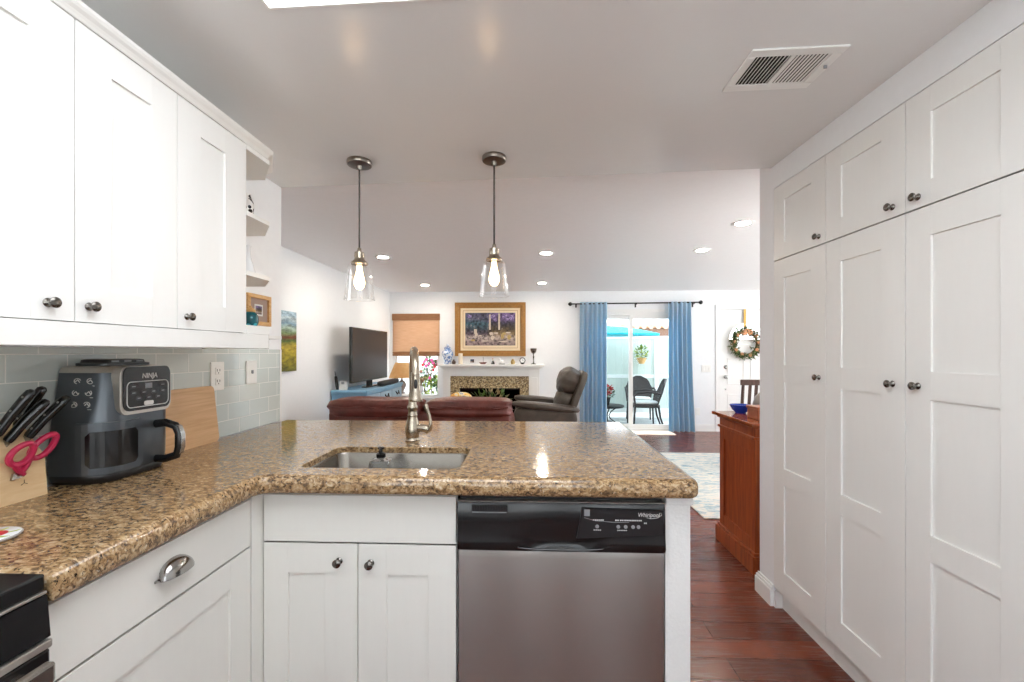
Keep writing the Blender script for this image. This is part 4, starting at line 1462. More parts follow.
a_ = loop(1.014, 1.068, .027, .0195, math.radians(55), 'left')
a_.tube([(xs + .004, 1.000, 1.046), (xs + .003, 1.012, 1.028), (xs + .001, 1.026, 1.014)], [.006, .007, .005], 8)
a_.build('handle', 'red', t)
a_ = loop(1.062, 1.078, .033, .0175, math.radians(50), 'right')
a_.tube([(xs + .006, 1.036, 1.054), (xs + .004, 1.028, 1.036), (xs + .001, 1.020, 1.018)], [.006, .007, .005], 8)
a_.build('handle', 'red', t)
MB().prism([(1.004, 1.004), (1.032, 1.008), (1.028, 1.024), (1.008, 1.02)], 'x', KX1 + .0005, KX1 + .006).build('blade', 'chrome', t)

# cutting board leaning on the tiles
bt = thing('cutting_board', 'tan bamboo cutting board leaning on the backsplash behind the air fryer', 'cutting board', (XT + .02, 1.70, ZC))
pts = rrect(1.50, 1.775, 0, .232, .018, 5)
xb = lambda z: XT + .028 - .026 * z / .232
mb = MB()
mb.rings([[(xb(z) - .0005, y, ZC + z) for y, z in pts], [(xb(z) + .014, y, ZC + z) for y, z in pts]], True, False)
mb.build('board', 'board', bt)

t = thing('trivet', 'round white trivet painted with red and green fruit at the left edge of the counter', 'trivet', (-1.085, .812, ZC))
MB().lathe([(0, .001), (.048, .001), (.053, .003), (.054, .006), (.05, .0085), (0, .0085)], (-1.085, .812, ZC), 32, cap=False).build('disc', 'porcelain', t)
MB().lathe([(.050, .0078), (.0535, .0068), (.0545, .0045), (.0525, .003), (.049, .0075)], (-1.085, .812, ZC), 32, cap=False).build('rim', 'greyceramic', t)
MB().lathe([(0, .008), (.018, .008), (.018, .0094), (0, .0096)], (-1.072, .822, ZC), 16, cap=False).build('red_motif', 'redflower', t)
mb = MB()
for i in range(7):
    a = i * .9
    mb.leaf((-1.075 + .02 * math.cos(a), .815 + .018 * math.sin(a), ZC + .0092), (math.cos(a), math.sin(a), .02), .024, .014)
mb.build('leaf_motif', 'leaf_lime', t)

# ================================================================== PANTRY
XPF = XR - .001


def tall(y0, y1, cols, label):
    t = thing('pantry_cabinet', label, 'cabinet', (1.6, (y0 + y1) / 2, 0), 'white tall pantry cabinets along the right wall')
    MB().box(XR + .02, 1.94, y0 + .0005, y1 - .0005, .09, 2.166).box(XR + .035, 1.94, y0 + .0005, y1 - .0005, 0, .09).build('carcass', 'cab', t)
    for a, b, p, k in cols:
        d = shaker('upper_door', '-x', a, b, -XPF, 1.789, 2.165, t, 'cab', [(p[0], p[1], 1.868, 2.082)])
        knob('-x', k, -XPF, 1.826, d)
        d = shaker('lower_door', '-x', a, b, -XPF, .10, 1.787, t, 'cab', [(p[0], p[1], .216, .655), (p[0], p[1], .738, 1.168), (p[0], p[1], 1.257, 1.691)])
        knob('-x', k, -XPF, 1.209, d)


tall(1.892, 2.284, [(1.892, 2.284, (1.990, 2.196), 1.935)], 'white single-column pantry cabinet next to the wall end and floor passage')
tall(1.11, 1.892, [(1.502, 1.892, (1.604, 1.803), 1.553), (1.11, 1.502, (1.210, 1.411), 1.455)], 'white double-column pantry cabinet nearest the camera on the right')

# ================================================================== LIVING ROOM
# sofa seen from behind
t = thing('sofa', 'burgundy leather two seat sofa seen from behind beyond the peninsula', 'sofa', (-1.06, 4.5, 0))
SXa, SXb, SY = -1.98, -.165, 4.12
MB().box(SXa + .02, SXb - .02, SY, SY + .16, .08, .735, .03, 3).build('back_frame', 'burgundy', t)
MB().box(SXa + .18, SXb - .18, SY + .16, SY + .9, .08, .30, .02).build('seat_base', 'burgundy', t)
for s, xa in ((0, SXa), (1, SXb - .2)):
    MB().cushion((xa + .1, SY + .5, .36), (.22, .86, .60), 5, 8).build('arm', 'burgundy', t)
for xa, xb_, sd in ((SXa, -1.035, 1), (-1.015, SXb, 2)):
    c = MB().cushion(((xa + xb_) / 2, SY + .13, .772), (xb_ - xa, .34, .19), 4.5, 14, wob=.025, seed=sd).build('back_cushion', 'burgundy', t)
    MB().tube([(xa + .03 + (xb_ - xa - .06) * i / 20, SY - .038 + .006 * math.sin(i * 1.7), .787 + .008 * math.sin(i * .9 + sd)) for i in range(21)], .006, 6).build('seam', 'burgundy', c)
    MB().cushion(((xa + xb_) / 2, SY + .58, .38), (xb_ - xa - .2, .66, .2), 5, 8, seed=sd).build('seat_cushion', 'burgundy', t)
for x in (SXa + .1, SXb - .1):
    for y in (SY + .05, SY + .85):
        MB().lathe([(0, 0), (.02, 0), (.03, .085), (0, .085)], (x, y, 0), 12, cap=False).build('foot', 'darkwood', t)
single(MB().cushion((-.72, SY + .38, .715), (.30, .13, .37), 2.6, 10, rot=Matrix.Rotation(-.25, 3, 'X')), 'throw_pillow', 'pattern', 'orange and cream patterned pillow peeking over the sofa back', 'pillow')

# recliner facing the television
RC = (.30, 5.75)
t = thing('recliner', 'taupe leather recliner turned to the left beside the fireplace', 'recliner', (RC[0], RC[1], 0))
rx = lambda x: RC[0] + x
ry = lambda y: RC[1] + y
MB().box(rx(-.40), rx(.25), ry(-.30), ry(.30), 0, .32, .03).build('base', 'taupe', t)
MB().cushion((rx(-.10), ry(0), .42), (.72, .56, .20), 4, 10, wob=.02, seed=3).build('seat', 'taupe', t)
for s in (-1, 1):
    MB().cushion((rx(-.10), ry(s * .36), .36), (.80, .18, .56), 6, 10, wob=.01, seed=4).build('arm', 'taupe', t)
    MB().cushion((rx(-.09), ry(s * .365), .635), (.84, .21, .10), 3.2, 12, rot=Matrix.Rotation(.10, 3, 'Y'), wob=.02, seed=5 + s).build('arm_pad', 'taupe', t)
tilt = Matrix.Rotation(.32, 3, 'Y')
MB().cushion((rx(.30), ry(0), .74), (.10, .66, .70), 6, 8, rot=Matrix.Rotation(.36, 3, 'Y')).build('back_shell', 'taupe', t)
MB().cushion((rx(.16), ry(0), .68), (.24, .58, .34), 2.8, 10, rot=tilt, wob=.03, seed=8).build('lumbar_cushion', 'taupe', t)
MB().cushion((rx(.225), ry(0), .93), (.30, .60, .38), 2.7, 12, rot=tilt, wob=.035, seed=9).build('headrest', 'taupe', t)
MB().box(rx(-.48), rx(-.40), ry(-.28), ry(.28), .12, .40, .03).build('footrest', 'taupe', t)

# television console along the left wall
t = thing('console_cabinet', 'blue painted console cabinet under the television', 'console', (-2.15, 5.78, 0))
KY_0, KY_1, KZ = 5.06, 6.5, .86
KL, KR = -2.37, -1.935
MB().box(KL, KR - .015, KY_0 + .015, KY_1 - .015, .08, KZ - .035).build('carcass', 'blue_paint', t)
MB().box(KL, KR + .01, KY_0 - .01, KY_1 + .01, KZ - .035, KZ, .006).box(KL, KR, KY_0, KY_1, KZ - .06, KZ - .035, .004).build('top', 'blue_paint', t)
MB().box(KL, KR + .005, KY_0, KY_1, 0, .08, .005).build('plinth', 'blue_paint', t)
for i in range(3):
    y0 = KY_0 + .03 + i * .462
    d = shaker('drawer', '+x', y0, y0 + .45, KR, KZ - .22, KZ - .066, t, 'blue_pale', th=.014)
    MB().tube([(KR, y0 + .16, KZ - .11), (KR + .02, y0 + .18, KZ - .15), (KR + .024, y0 + .225, KZ - .125), (KR + .02, y0 + .27, KZ - .15), (KR, y0 + .29, KZ - .11)], .009, 6).build('pull', 'iron', d)
    d = shaker('door', '+x', y0, y0 + .45, KR, .09, KZ - .225, t, 'blue_pale', [(y0 + .07, y0 + .38, .16, KZ - .30)], th=.014)
    knob('+x', y0 + .40, KR, .42, d, .9)
t = thing('television', 'large flat black television standing on the blue console', 'television', (-2.1, 5.66, KZ))
MB().box(-2.135, -2.10, 5.02, 6.30, .945, 1.62, .006).build('housing', 'blackgloss', t)
MB().box(-2.10, -2.098, 5.035, 6.285, .965, 1.605).build('screen', 'screen', t)
MB().box(-2.15, -2.11, 5.60, 5.72, KZ + .012, .95).cushion((-2.10, 5.66, KZ + .010), (.10, .55, .02), 4, 6).build('stand', 'blackgloss', t)
single(MB().cushion((-1.985, 6.02, KZ + .035), (.085, .80, .068), 5, 10), 'soundbar', 'blackmatte', 'black soundbar lying in front of the television', 'speaker')
t = thing('cordless_phone', 'small white phone base with black handset on the blue console', 'phone', (-2.29, 5.13, KZ))
MB().rings([[(-2.29 + x, 5.13 + y, KZ + z) for x, y in rrect(-.045, .045, -.05, .05, .015, 4)] if False else [(-2.25 + x, 5.13 + y + z * .25, KZ + z) for x, y in rrect(-.045, .045, -.025, .025, .012, 4)] for z in (0, .02, .10, .11)]).build('base', 'whiteplastic', t)
MB().cushion((-2.335, 5.135, KZ + .085), (.035, .03, .17), 4, 5, rot=Matrix.Rotation(-.12, 3, 'Y')).build('handset', 'blacksat', t)
MB().tube([(-2.345, 5.13, KZ + .165), (-2.352, 5.13, KZ + .225)], .005, 6).build('antenna', 'blacksat', t)
MB().box(-2.27, -2.235, 5.117, 5.121, KZ + .07, KZ + .1).build('display', 'greyprint', t)

# landscape canvas
t = thing('landscape_painting', 'unframed canvas of a hilly yellow field and pale sky on the left living room wall', 'painting', (XLL, 4.0, 1.13))
MB().box(XLL + .001, XLL + .035, 3.60, 4.27, 1.13, 1.72, .002).build('canvas', 'landscape', t)

# lamp table with lamp and red vase
t = thing('side_table', 'small pale round lamp table beneath the left window', 'table', (-2.0, 6.92, 0))
MB().lathe([(0, .62), (.24, .62), (.25, .63), (.25, .64), (.24, .648), (0, .648)], (-2.0, 6.92, 0), 32, cap=False).build('top', 'trim', t)
MB().lathe([(0, 0), (.16, 0), (.16, .02), (.04, .05), (.03, .2), (.045, .3), (.03, .4), (.04, .62), (0, .62)], (-2.0, 6.92, 0), 24, cap=False).build('pedestal', 'trim', t)
lx, ly, lz = -2.07, 6.93, .648
t = thing('table_lamp', 'table lamp with tan parchment shade in front of the left window', 'lamp', (lx, ly, lz))
MB().lathe([(0, 0), (.06, 0), (.06, .012), (.03, .03), (.055, .08), (.075, .13), (.06, .18), (.02, .22), (.012, .25), (.012, .28), (0, .28)], (lx, ly, lz), 24, cap=False).build('base', 'greyceramic', t)
MB().lathe([(.205, .255), (.108, .50), (.105, .50), (.202, .255), (.205, .255)], (lx, ly, lz), 36, cap=False).build('shade', 'lampshade', t)
MB().tube([(lx, ly, lz + .27), (lx, ly, lz + .53)], .004, 6).lathe([(0, .525), (.012, .53), (.012, .545), (0, .56)], (lx, ly, lz), 12, cap=False)\
    .tube([(lx - .107, ly, lz + .495), (lx + .107, ly, lz + .495)], .003, 5).build('finial', 'iron', t)
single(MB().lathe([(0, 0), (.03, 0), (.045, .03), (.042, .1), (.03, .15), (.034, .17), (.028, .17), (.024, .15), (0, .12)], (-1.86, 6.78, .648), 20, cap=False), 'vase', 'redflower', 'small dark red vase beside the table lamp', 'vase')
mb = MB()
rnd = random.Random(8)
for i in range(26):
    p0 = Vector((-1.78 + rnd.uniform(-.03, .03), 6.98 + rnd.uniform(-.02, .02), .76))
    d = Vector((rnd.uniform(-.5, .5), rnd.uniform(-.3, .3), 1))
    mb.mi = 0
    mb.tube([p0, p0 + d * .06, p0 + d * .13 + Vector((rnd.uniform(-.03, .03), 0, 0))], .0022, 4)
    mb.mi = 1
    for q in range(4):
        mb.leaf(p0 + d * rnd.uniform(.06, .13), (rnd.uniform(-1, 1), rnd.uniform(-1, 1), rnd.uniform(-.2, 1)), .05, .025)
t = thing('dried_arrangement', 'pale dried stems in a white pot beside the table lamp', 'plant', (-1.78, 6.98, .648))
mb.build('stems', ['leaf_dry', 'leaf_dry'], t)
MB().lathe([(0, 0), (.035, 0), (.05, .05), (.045, .12), (.04, .12), (.035, .1), (0, .1)], (-1.78, 6.98, .648), 20, cap=False).build('pot', 'porcelain', t)

# bamboo shade
t = thing('roman_shade', 'woven bamboo roman shade half lowered over the left window', 'window shade', (-1.92, YB - .03, 1.25))
MB().box(-2.335, -1.515, YB - .035, YB - .004, 1.86, 1.972, .003).build('valance', 'bamboo_dark', t)
MB().box(-2.325, -1.522, YB - .022, YB - .016, 1.29, 1.86).build('woven_panel', 'bamboo', t)
mb = MB()
mb.cushion((-1.923, YB - .024, 1.305), (.81, .036, .045), 5, 6).cushion((-1.923, YB - .026, 1.270), (.81, .04, .045), 5, 6)
mb.build('bottom_fold', 'bamboo_dark', t)

# fireplace
FY = 7.12
t = thing('fireplace', 'white fireplace mantel with mosaic tile surround and dark firebox', 'fireplace', (-.65, 7.2, 0))
MB().box(-1.43, -1.315, FY, YB - .001, .0, 1.02, .004).box(-.002, .175, FY, YB - .001, 0, 1.02, .004).box(-1.315, -.002, FY, YB - .001, .918, 1.02)\
    .box(-1.40, -1.345, FY - .006, FY, .12, .9, .003).box(.03, .14, FY - .006, FY, .12, .9, .003).box(-1.44, -1.305, FY - .012, FY, 0, .12, .003).box(-.012, .185, FY - .012, FY, 0, .12, .003).build('mantel_frame', 'trim', t)
mb = MB()
for k, (o, z0, z1) in enumerate(((.0, 1.02, 1.045), (.02, 1.045, 1.062), (.04, 1.062, 1.08), (.07, 1.08, 1.118))):
    mb.box(-1.435 - o, .18 + o, FY - .01 - o, YB - .001, z0, z1, .003)
mb.build('mantel_shelf', 'trim', t)
MB().box(-1.315, -1.155, FY + .03, YB - .001, 0, .918).box(-.15, -.002, FY + .03, YB - .001, 0, .918).box(-1.155, -.15, FY + .03, YB - .001, .718, .918).build('tile_surround', 'mosaic', t)
fb = MB().box(-1.155, -.15, YB - .012, YB - .002, 0, .718).build('firebox', 'firebox', t)
MB().box(-1.155, -1.135, FY + .025, FY + .06, 0, .718).box(-.17, -.15, FY + .025, FY + .06, 0, .718).box(-1.135, -.17, FY + .025, FY + .06, .69, .718).build('firebox_frame', 'blackgloss', fb)
MB().box(-1.135, -.17, FY + .05, FY + .056, 0, .69).build('glass_door', 'smokeglass', fb)
struct(MB().box(-1.55, .30, 6.68, FY - .013, 0, .035, .003), 'trim_7', 'mosaic', 'tiled hearth in front of the fireplace')
t = thing('potted_greenery', 'basket of pale green foliage on the hearth before the firebox', 'plant', (-.60, 6.86, .035))
MB().lathe([(0, 0), (.16, 0), (.2, .2), (.2, .32), (.185, .32), (.18, .28), (0, .28)], (-.6, 6.86, .035), 24, cap=False).build('basket', 'goldwood', t)
mb = MB()
mb.foliage((-.6, 6.86, .52), (.36, .15, .2), 170, .11, .05, 5, (0, 1, 2))
mb.build('foliage', ['leaf', 'leaf_dry', 'leaf_dark'], t)
mb = MB()
for x, z in ((-.72, .52), (-.41, .53), (-.66, .55)):
    mb.cushion((x, 6.74, z), (.07, .06, .06), 2.4, 4)
mb.build('pale_blossom', 'peach', t)

# gilt framed picture over the mantel
t = thing('framed_picture', 'large gilt framed courtyard picture hanging over the mantel', 'picture', (-.655, YB, 1.25))
gx0, gx1, gz0, gz1 = -1.255, -.055, 1.25, 2.158


def frame_bars(mb, x0, x1, z0, z1, w, ya, yb, bev=.004):
    for (xa, xb_), (za, zb) in (((x0, x1), (z0, z0 + w)), ((x0, x1), (z1 - w, z1)), ((x0, x0 + w), (z0 + w, z1 - w)), ((x1 - w, x1), (z0 + w, z1 - w))):
        mb.box(xa, xb_, ya, yb, za, zb, bev)
    return mb


fr = frame_bars(MB(), gx0, gx1, gz0, gz1, .06, YB - .05, YB - .002)
frame_bars(fr, gx0 + .05, gx1 - .05, gz0 + .05, gz1 - .05, .045, YB - .035, YB - .002).build('frame', 'gilt', t)
MB().box(gx0 + .09, gx1 - .09, YB - .022, YB - .004, gz0 + .09, gz1 - .09).build('mat_board', 'mat_cream', t)
frame_bars(MB(), gx0 + .135, gx1 - .135, gz0 + .135, gz1 - .135, .006, YB - .024, YB - .022, 0).build('mat_line', 'gilt', t)
ix0, ix1, iz0, iz1 = gx0 + .175, gx1 - .175, gz0 + .18, gz1 - .175
pc = MB().box(ix0, ix1, YB - .024, YB - .022, iz0, iz1).build('picture', 'courtyard', t)
iw, ih = ix1 - ix0, iz1 - iz0
mb = MB()
for u0, u1, v0, v1 in ((.475, .51, .48, .95), (.66, .695, .48, .98), (.175, .235, .36, .50)):
    mb.box(ix0 + u0 * iw, ix0 + u1 * iw, YB - .0248, YB - .024, iz0 + v0 * ih, iz0 + v1 * ih)
rnd = random.Random(11)


def daub(mb, u, v_, a_, b_, k=9):
    mb.prism([(ix0 + (u + a_ * rnd.uniform(.6, 1.1) * math.cos(2 * PI * i / k)) * iw, iz0 + (v_ + b_ * rnd.uniform(.6, 1.1) * math.sin(2 * PI * i / k)) * ih) for i in range(k)],
             'y', YB - .0248, YB - .024)


for u, v_, a_, b_ in ((.52, .36, .05, .06), (.545, .25, .05, .09), (.22, .33, .03, .07), (.30, .30, .035, .03), (.62, .38, .06, .03), (.40, .14, .09, .02), (.75, .12, .1, .02), (.86, .39, .06, .03)):
    daub(mb, u, v_, a_, b_)
mb.build('painted_stonework', 'art_cream', pc)
for u, v_, a_, b_ in ((.74, .28, .045, .09), (.78, .36, .05, .04), (.88, .25, .045, .08), (.15, .16, .06, .03)):
    mb = MB()
    daub(mb, u, v_, a_, b_)
    mb.build('painted_pot', 'art_ochre', pc)
mb = MB()
for u, v_, a_, b_ in ((.56, .88, .065, .09), (.78, .90, .07, .08), (.92, .86, .06, .1), (.60, .78, .03, .05), (.84, .8, .04, .05), (.08, .9, .05, .06)):
    daub(mb, u, v_, a_, b_, 11)
mb.build('painted_blossom', 'art_wisteria', pc)

# mantel ornaments
MZ = 1.118
mx_ = lambda px: (px - 512) / 430 * 7.12 - .281      # measured across the shelf from the photograph
MY = 7.12
t = thing('ginger_jar', 'blue and white lidded ginger jar at the left end of the mantel', 'jar', (-1.355, MY, MZ))
jx = -1.355
MB().lathe([(0, 0), (.055, 0), (.06, .01), (.055, .04), (.075, .1), (.095, .165), (.09, .21), (.055, .24), (.05, .255), (0, .255)], (jx, MY, MZ), 28, cap=False).build('body', 'delft', t)
MB().lathe([(0, .255), (.058, .255), (.06, .265), (.045, .285), (.02, .295), (.014, .305), (.02, .318), (.012, .335), (0, .338)], (jx, MY, MZ), 24, cap=False).build('lid', 'delft', t)
single(MB().lathe([(0, 0), (.026, 0), (.034, .03), (.028, .05), (.012, .06), (.016, .075), (0, .08)], (-1.243, MY - .05, MZ), 16, cap=False), 'figurine', 'darkwood', 'tiny dark brown ornament between ginger jar and candle', 'ornament')
t = thing('pillar_candle', 'ivory pillar candle on the mantel beside the picture frame corner', 'candle', (-1.14, MY, MZ))
MB().lathe([(0, 0), (.036, 0), (.036, .175), (.03, .18), (.012, .172), (0, .172)], (-1.14, MY, MZ), 20, cap=False).build('wax', 'candle', t)
MB().tube([(-1.14, MY, MZ + .17), (-1.139, MY, MZ + .186)], .002, 5).build('wick', 'dark', t)
t = thing('photo_frame', 'small square white photo frame on the mantel', 'picture frame', (-.94, MY, MZ))
frame_bars(MB(), -1.0, -.885, MZ, MZ + .108, .026, MY - .012, MY + .004, .002).box(-.95, -.935, MY + .004, MY + .05, MZ, MZ + .07).build('frame', 'porcelain', t)
MB().box(-.974, -.911, MY - .004, MY + .002, MZ + .026, MZ + .082).build('photo', 'courtyard', t)
t = thing('model_boat', 'small red model boat ornament on the mantel', 'ornament', (-.765, MY, MZ))
MB().prism([(-.83, MZ + .03), (-.80, MZ + .002), (-.73, MZ + .002), (-.695, MZ + .034)], 'y', MY - .02, MY + .02).build('hull', 'burgundy', t)
MB().tube([(-.76, MY, MZ + .02), (-.76, MY, MZ + .12)], .003, 6).build('mast', 'darkwood', t)
MB().prism([(-.755, MZ + .045), (-.70, MZ + .045), (-.755, MZ + .11)], 'y', MY - .002, MY + .002).build('sail', 'porcelain', t)
t = thing('black_bell', 'little black bell shaped ornament in the middle of the mantel', 'ornament', (-.60, MY, MZ))
MB().lathe([(0, 0), (.032, 0), (.03, .02), (.02, .045), (.008, .06), (0, .062)], (-.60, MY, MZ), 16, cap=False).build('bell', 'blackgloss', t)
MB().lathe([(0, .06), (.006, .062), (.005, .085), (.011, .092), (0, .102)], (-.60, MY, MZ), 12, cap=False).build('handle', 'brass', t)
mb = MB().cushion((-.455, MY, MZ + .035), (.07, .05, .07), 2.4, 6).cushion((-.485, MY, MZ + .082), (.034, .034, .04), 2.2, 5).tube([(-.425, MY, MZ + .04), (-.40, MY, MZ + .01)], .008, 6)
t = thing('bird_figurine', 'small white bird figurine right of the black bell on the mantel', 'ornament', (-.455, MY, MZ))
mb.build('body', 'porcelain', t)
MB().box(-.50, -.40, MY - .03, MY + .03, MZ, MZ + .008, .002).build('base', 'blacksat', t)
t = thing('mustard_pot', 'small mustard yellow pot on the mantel left of the clock', 'pot', (-.266, MY, MZ))
MB().lathe([(0, 0), (.025, 0), (.036, .02), (.036, .05), (.028, .06), (.03, .066), (.024, .066), (.022, .055), (0, .04)], (-.266, MY, MZ), 20, cap=False).build('bowl', 'art_ochre', t)
MB().lathe([(0, .06), (.027, .066), (.012, .078), (.006, .088), (0, .09)], (-.266, MY, MZ), 16, cap=False).build('lid', 'brass', t)
t = thing('mantel_clock', 'small round black clock with white face on the mantel', 'clock', (-.108, MY, MZ))
MB().lathe([(0, 0), (.046, 0), (.05, .006), (.05, .028), (.04, .034), (.038, .03), (0, .03)], (-.108, MY + .016, MZ + .062), 28, '-y', False).box(-.14, -.076, MY - .012, MY + .012, MZ, MZ + .014, .002).build('case', 'blackgloss', t)
fc = MB().lathe([(0, .0302), (.037, .0302), (.037, .031), (0, .031)], (-.108, MY + .016, MZ + .062), 24, '-y', False).build('face', 'porcelain', t)
MB().box(-.110, -.106, MY - .0165, MY - .015, MZ + .06, MZ + .088).box(-.108, -.088, MY - .0165, MY - .015, MZ + .060, MZ + .064).build('hands', 'dark', fc)
t = thing('goblet', 'tall silver stemmed goblet at the right end of the mantel', 'goblet', (.075, MY, MZ))
MB().lathe([(0, 0), (.046, 0), (.046, .006), (.012, .02), (.007, .05), (.01, .11), (.015, .125), (.007, .14), (.01, .17), (.03, .185), (.045, .21), (.05, .26), (.046, .26), (.04, .21), (0, .19)], (.075, MY, MZ), 24, cap=False).build('stem_cup', 'pewter', t)
MB().lathe([(.0458, .228), (.0505, .228), (.052, .25), (.0515, .262), (.047, .262), (.0458, .228)], (.075, MY, MZ), 24, cap=False).build('rim_band', 'darkwood', t)

# ================================================================== CURTAINS
RZ = 2.118
RYR = YB - .10
t = thing('curtain_rod', 'black curtain rod with ball finials above the patio door', 'curtain rod', (1.75, RYR, RZ))
MB().tube([(.70, RYR, RZ), (2.80, RYR, RZ + .018)], .011, 10).build('rod', 'blackmatte', t)
for x, z in ((.685, RZ), (2.82, RZ + .018)):
    MB().lathe([(0, -.035), (.014, -.033), (.018, -.025), (.03, -.012), (.034, 0), (.03, .014), (.016, .028), (0, .03)], (x, RYR, z), 16, 'x', False).build('finial', 'blackmatte', t)
for x in (.79, 1.78, 2.72):
    MB().tube([(x, YB - .001, RZ - .01), (x, RYR, RZ - .012 + .0086 * (x - .7))], .007, 6).box(x - .012, x + .012, YB - .006, YB - .001, RZ - .05, RZ + .02).build('bracket', 'blackmatte', t)


def curtain_panel(x0, x1, flare, folds, label, seed):
    rnd = random.Random(seed)
    ph = rnd.uniform(0, 6)
    mb = MB()
    nu, nv = folds * 10, 26
    T, B = RZ + .028, .012
    front, rows = [], []
    for j in range(nv + 1):
        f = j / nv
        row = []
        amp = .010 + .030 * min(1, f * 5) + .008 * f
        a0 = x0 - flare[0] * f ** 2
        a1 = x1 + flare[1] * f ** 2
        for i in range(nu + 1):
            u = i / nu
            uu = u + .012 * math.sin(2 * PI * u * 2 + ph) * f
            y = amp * math.sin(2 * PI * folds * uu + ph) + .008 * math.sin(2 * PI * folds * .5 * u + 3 * f)
            row.append((a0 + (a1 - a0) * u, y, T + (B - T) * f))
        rows.append(row)
    V = [[mb.bm.verts.new((p[0], RYR - .0 + p[1] - .012, p[2])) for p in r] for r in rows]
    V2 = [[mb.bm.verts.new((p[0], RYR - .0 + p[1] - .0095, p[2])) for p in r] for r in rows]
    for L in (V, V2):
        for j in range(nv):
            for i in range(nu):
                f = mb.bm.faces.new((L[j][i], L[j][i + 1], L[j + 1][i + 1], L[j + 1][i]))
                f.smooth = True
    for j in range(nv):
        for i in (0, nu):
            mb.bm.faces.new((V[j][i], V[j + 1][i], V2[j + 1][i], V2[j][i]))
    return single(mb, 'curtain', 'curtain', label, 'curtain', 'blue curtains at the patio door')


curtain_panel(.845, 1.295, (.0, .0), 6, 'left blue curtain beside the recliner', 1)
curtain_panel(2.29, 2.655, (.0, .06), 5, 'right blue curtain flaring at the floor near the front door', 2)

# switch and outlet on the far wall
t = thing('light_switch', 'white triple switch plate on the far wall left of the front door', 'switch', (2.945, YB, 1.05))
MB().box(2.87, 3.02, YB - .008, YB - .001, .985, 1.105, .003).build('cover_plate', 'whiteplastic', t)
for i in range(3):
    MB().box(2.893 + i * .042, 2.915 + i * .042, YB - .012, YB - .008, 1.015, 1.075, .001, 1).build('rocker', 'whiteplastic', t)
t = thing('wall_outlet', 'white outlet low on the far wall beside the right curtain', 'outlet', (2.80, YB, .33))
MB().box(2.765, 2.845, YB - .007, YB - .001, .27, .39, .003).build('cover_plate', 'whiteplastic', t)
for z in (.305, .355):
    MB().box(2.787, 2.823, YB - .010, YB - .007, z - .016, z + .016, .001, 1).build('receptacle', 'whiteplastic', t)

# wreath
wx, wz = 3.575, 1.462
t = thing('wreath', 'green leafy wreath with peach blossoms hanging on the front door', 'wreath', (wx, YB, wz))
mb = MB()
rnd = random.Random(4)
for i in range(620):
    a = rnd.uniform(0, 2 * PI)
    rr_ = .195 + rnd.gauss(0, .028)
    p = (wx + rr_ * math.cos(a), YB - .03 + rnd.gauss(0, .018) - .015, wz + rr_ * math.sin(a))
    d = (math.cos(a + rnd.uniform(-1.6, 1.6)), rnd.uniform(-.9, .1), math.sin(a + rnd.uniform(-1.6, 1.6)))
    mb.mi = rnd.choice((0, 0, 1, 1, 2))
    mb.leaf(p, d, rnd.uniform(.05, .085), .026)
mb.build('foliage', ['leaf', 'leaf_dark', 'leaf_dry'], t)
MB().tube([(wx + .19 * math.cos(2 * PI * i / 32), YB - .02, wz + .19 * math.sin(2 * PI * i / 32)) for i in range(33)], .018, 8, False).build('vine_ring', 'stem', t)
mb = MB()
for a, r_ in ((1.57, .2), (1.3, .19), (1.85, .18), (2.4, .2), (3.0, .19), (3.7, .2), (4.3, .19), (5.0, .2), (.7, .2), (0.1, .19), (5.7, .19)):
    k = 1.6 if abs(a - 1.57) < .4 else 1.0
    for q in range(6):
        b_ = q * PI / 3 + a
        c = (wx + r_ * math.cos(a) + .016 * k * math.cos(b_), YB - .075, wz + r_ * math.sin(a) + .016 * k * math.sin(b_))
        mb.cushion(c, (.026 * k, .02, .026 * k), 2.2, 2)
mb.build('blossoms', 'peach', t)
MB().box(wx - .018, wx + .018, YB - .006, YB - .002, wz + .2, FZ1 + .02).build('hanging_ribbon', 'brass', t)

# ================================================================== SIDEBOARD, DINING CHAIR, RUG
t = thing('sideboard', 'cherry wood sideboard standing behind the pantry wall', 'sideboard', (1.75, 2.85, 0))
BX0, BX1, BY0, BY1 = 1.345, 2.35, 2.615, 3.09
MB().box(BX0 - .022, BX1 + .02, BY0 - .022, BY1 + .022, 0, .105, .003).box(BX0 - .012, BX1 + .012, BY0 - .012, BY1 + .012, .105, .122, .004).build('plinth', 'cherry', t)
mb = MB()
mb.box(BX0 + .012, BX1 - .012, BY0, BY1, .122, .80)
mb.box(BX0, BX0 + .012, BY0, BY0 + .06, .122, .80, .002).box(BX0, BX0 + .012, BY1 - .06, BY1, .122, .80, .002).box(BX0, BX0 + .012, BY0 + .06, BY1 - .06, .72, .80, .002).box(BX0, BX0 + .012, BY0 + .06, BY1 - .06, .122, .19, .002)
mb.box(BX0, BX1, BY0 + .001, BY1 - .001, .80, .868)
mb.box(BX0 - .012, BX1 + .012, BY0 - .012, BY1 + .012, .795, .812, .004).box(BX0 - .014, BX1 + .014, BY0 - .014, BY1 + .014, .862, .878, .004)
mb.build('case', 'cherry', t)
MB().box(BX0 - .04, BX1 + .04, BY0 - .04, BY1 + .04, .878, .900, .005).build('top', 'cherry_top', t)
for i in range(2):
    x0 = BX0 + .05 + i * .46
    # front faces the dining side
    mb = MB().box(x0, x0 + .44, BY1, BY1 + .016, .14, .78, .003)
    d = mb.build('door', 'cherry', t)
    MB().lathe([(0, 0), (.008, 0), (.006, .012), (.014, .02), (0, .026)], (x0 + (.39 if i == 0 else .05), BY1 + .016, .5), 14, 'y', False).build('knob', 'brass', d)
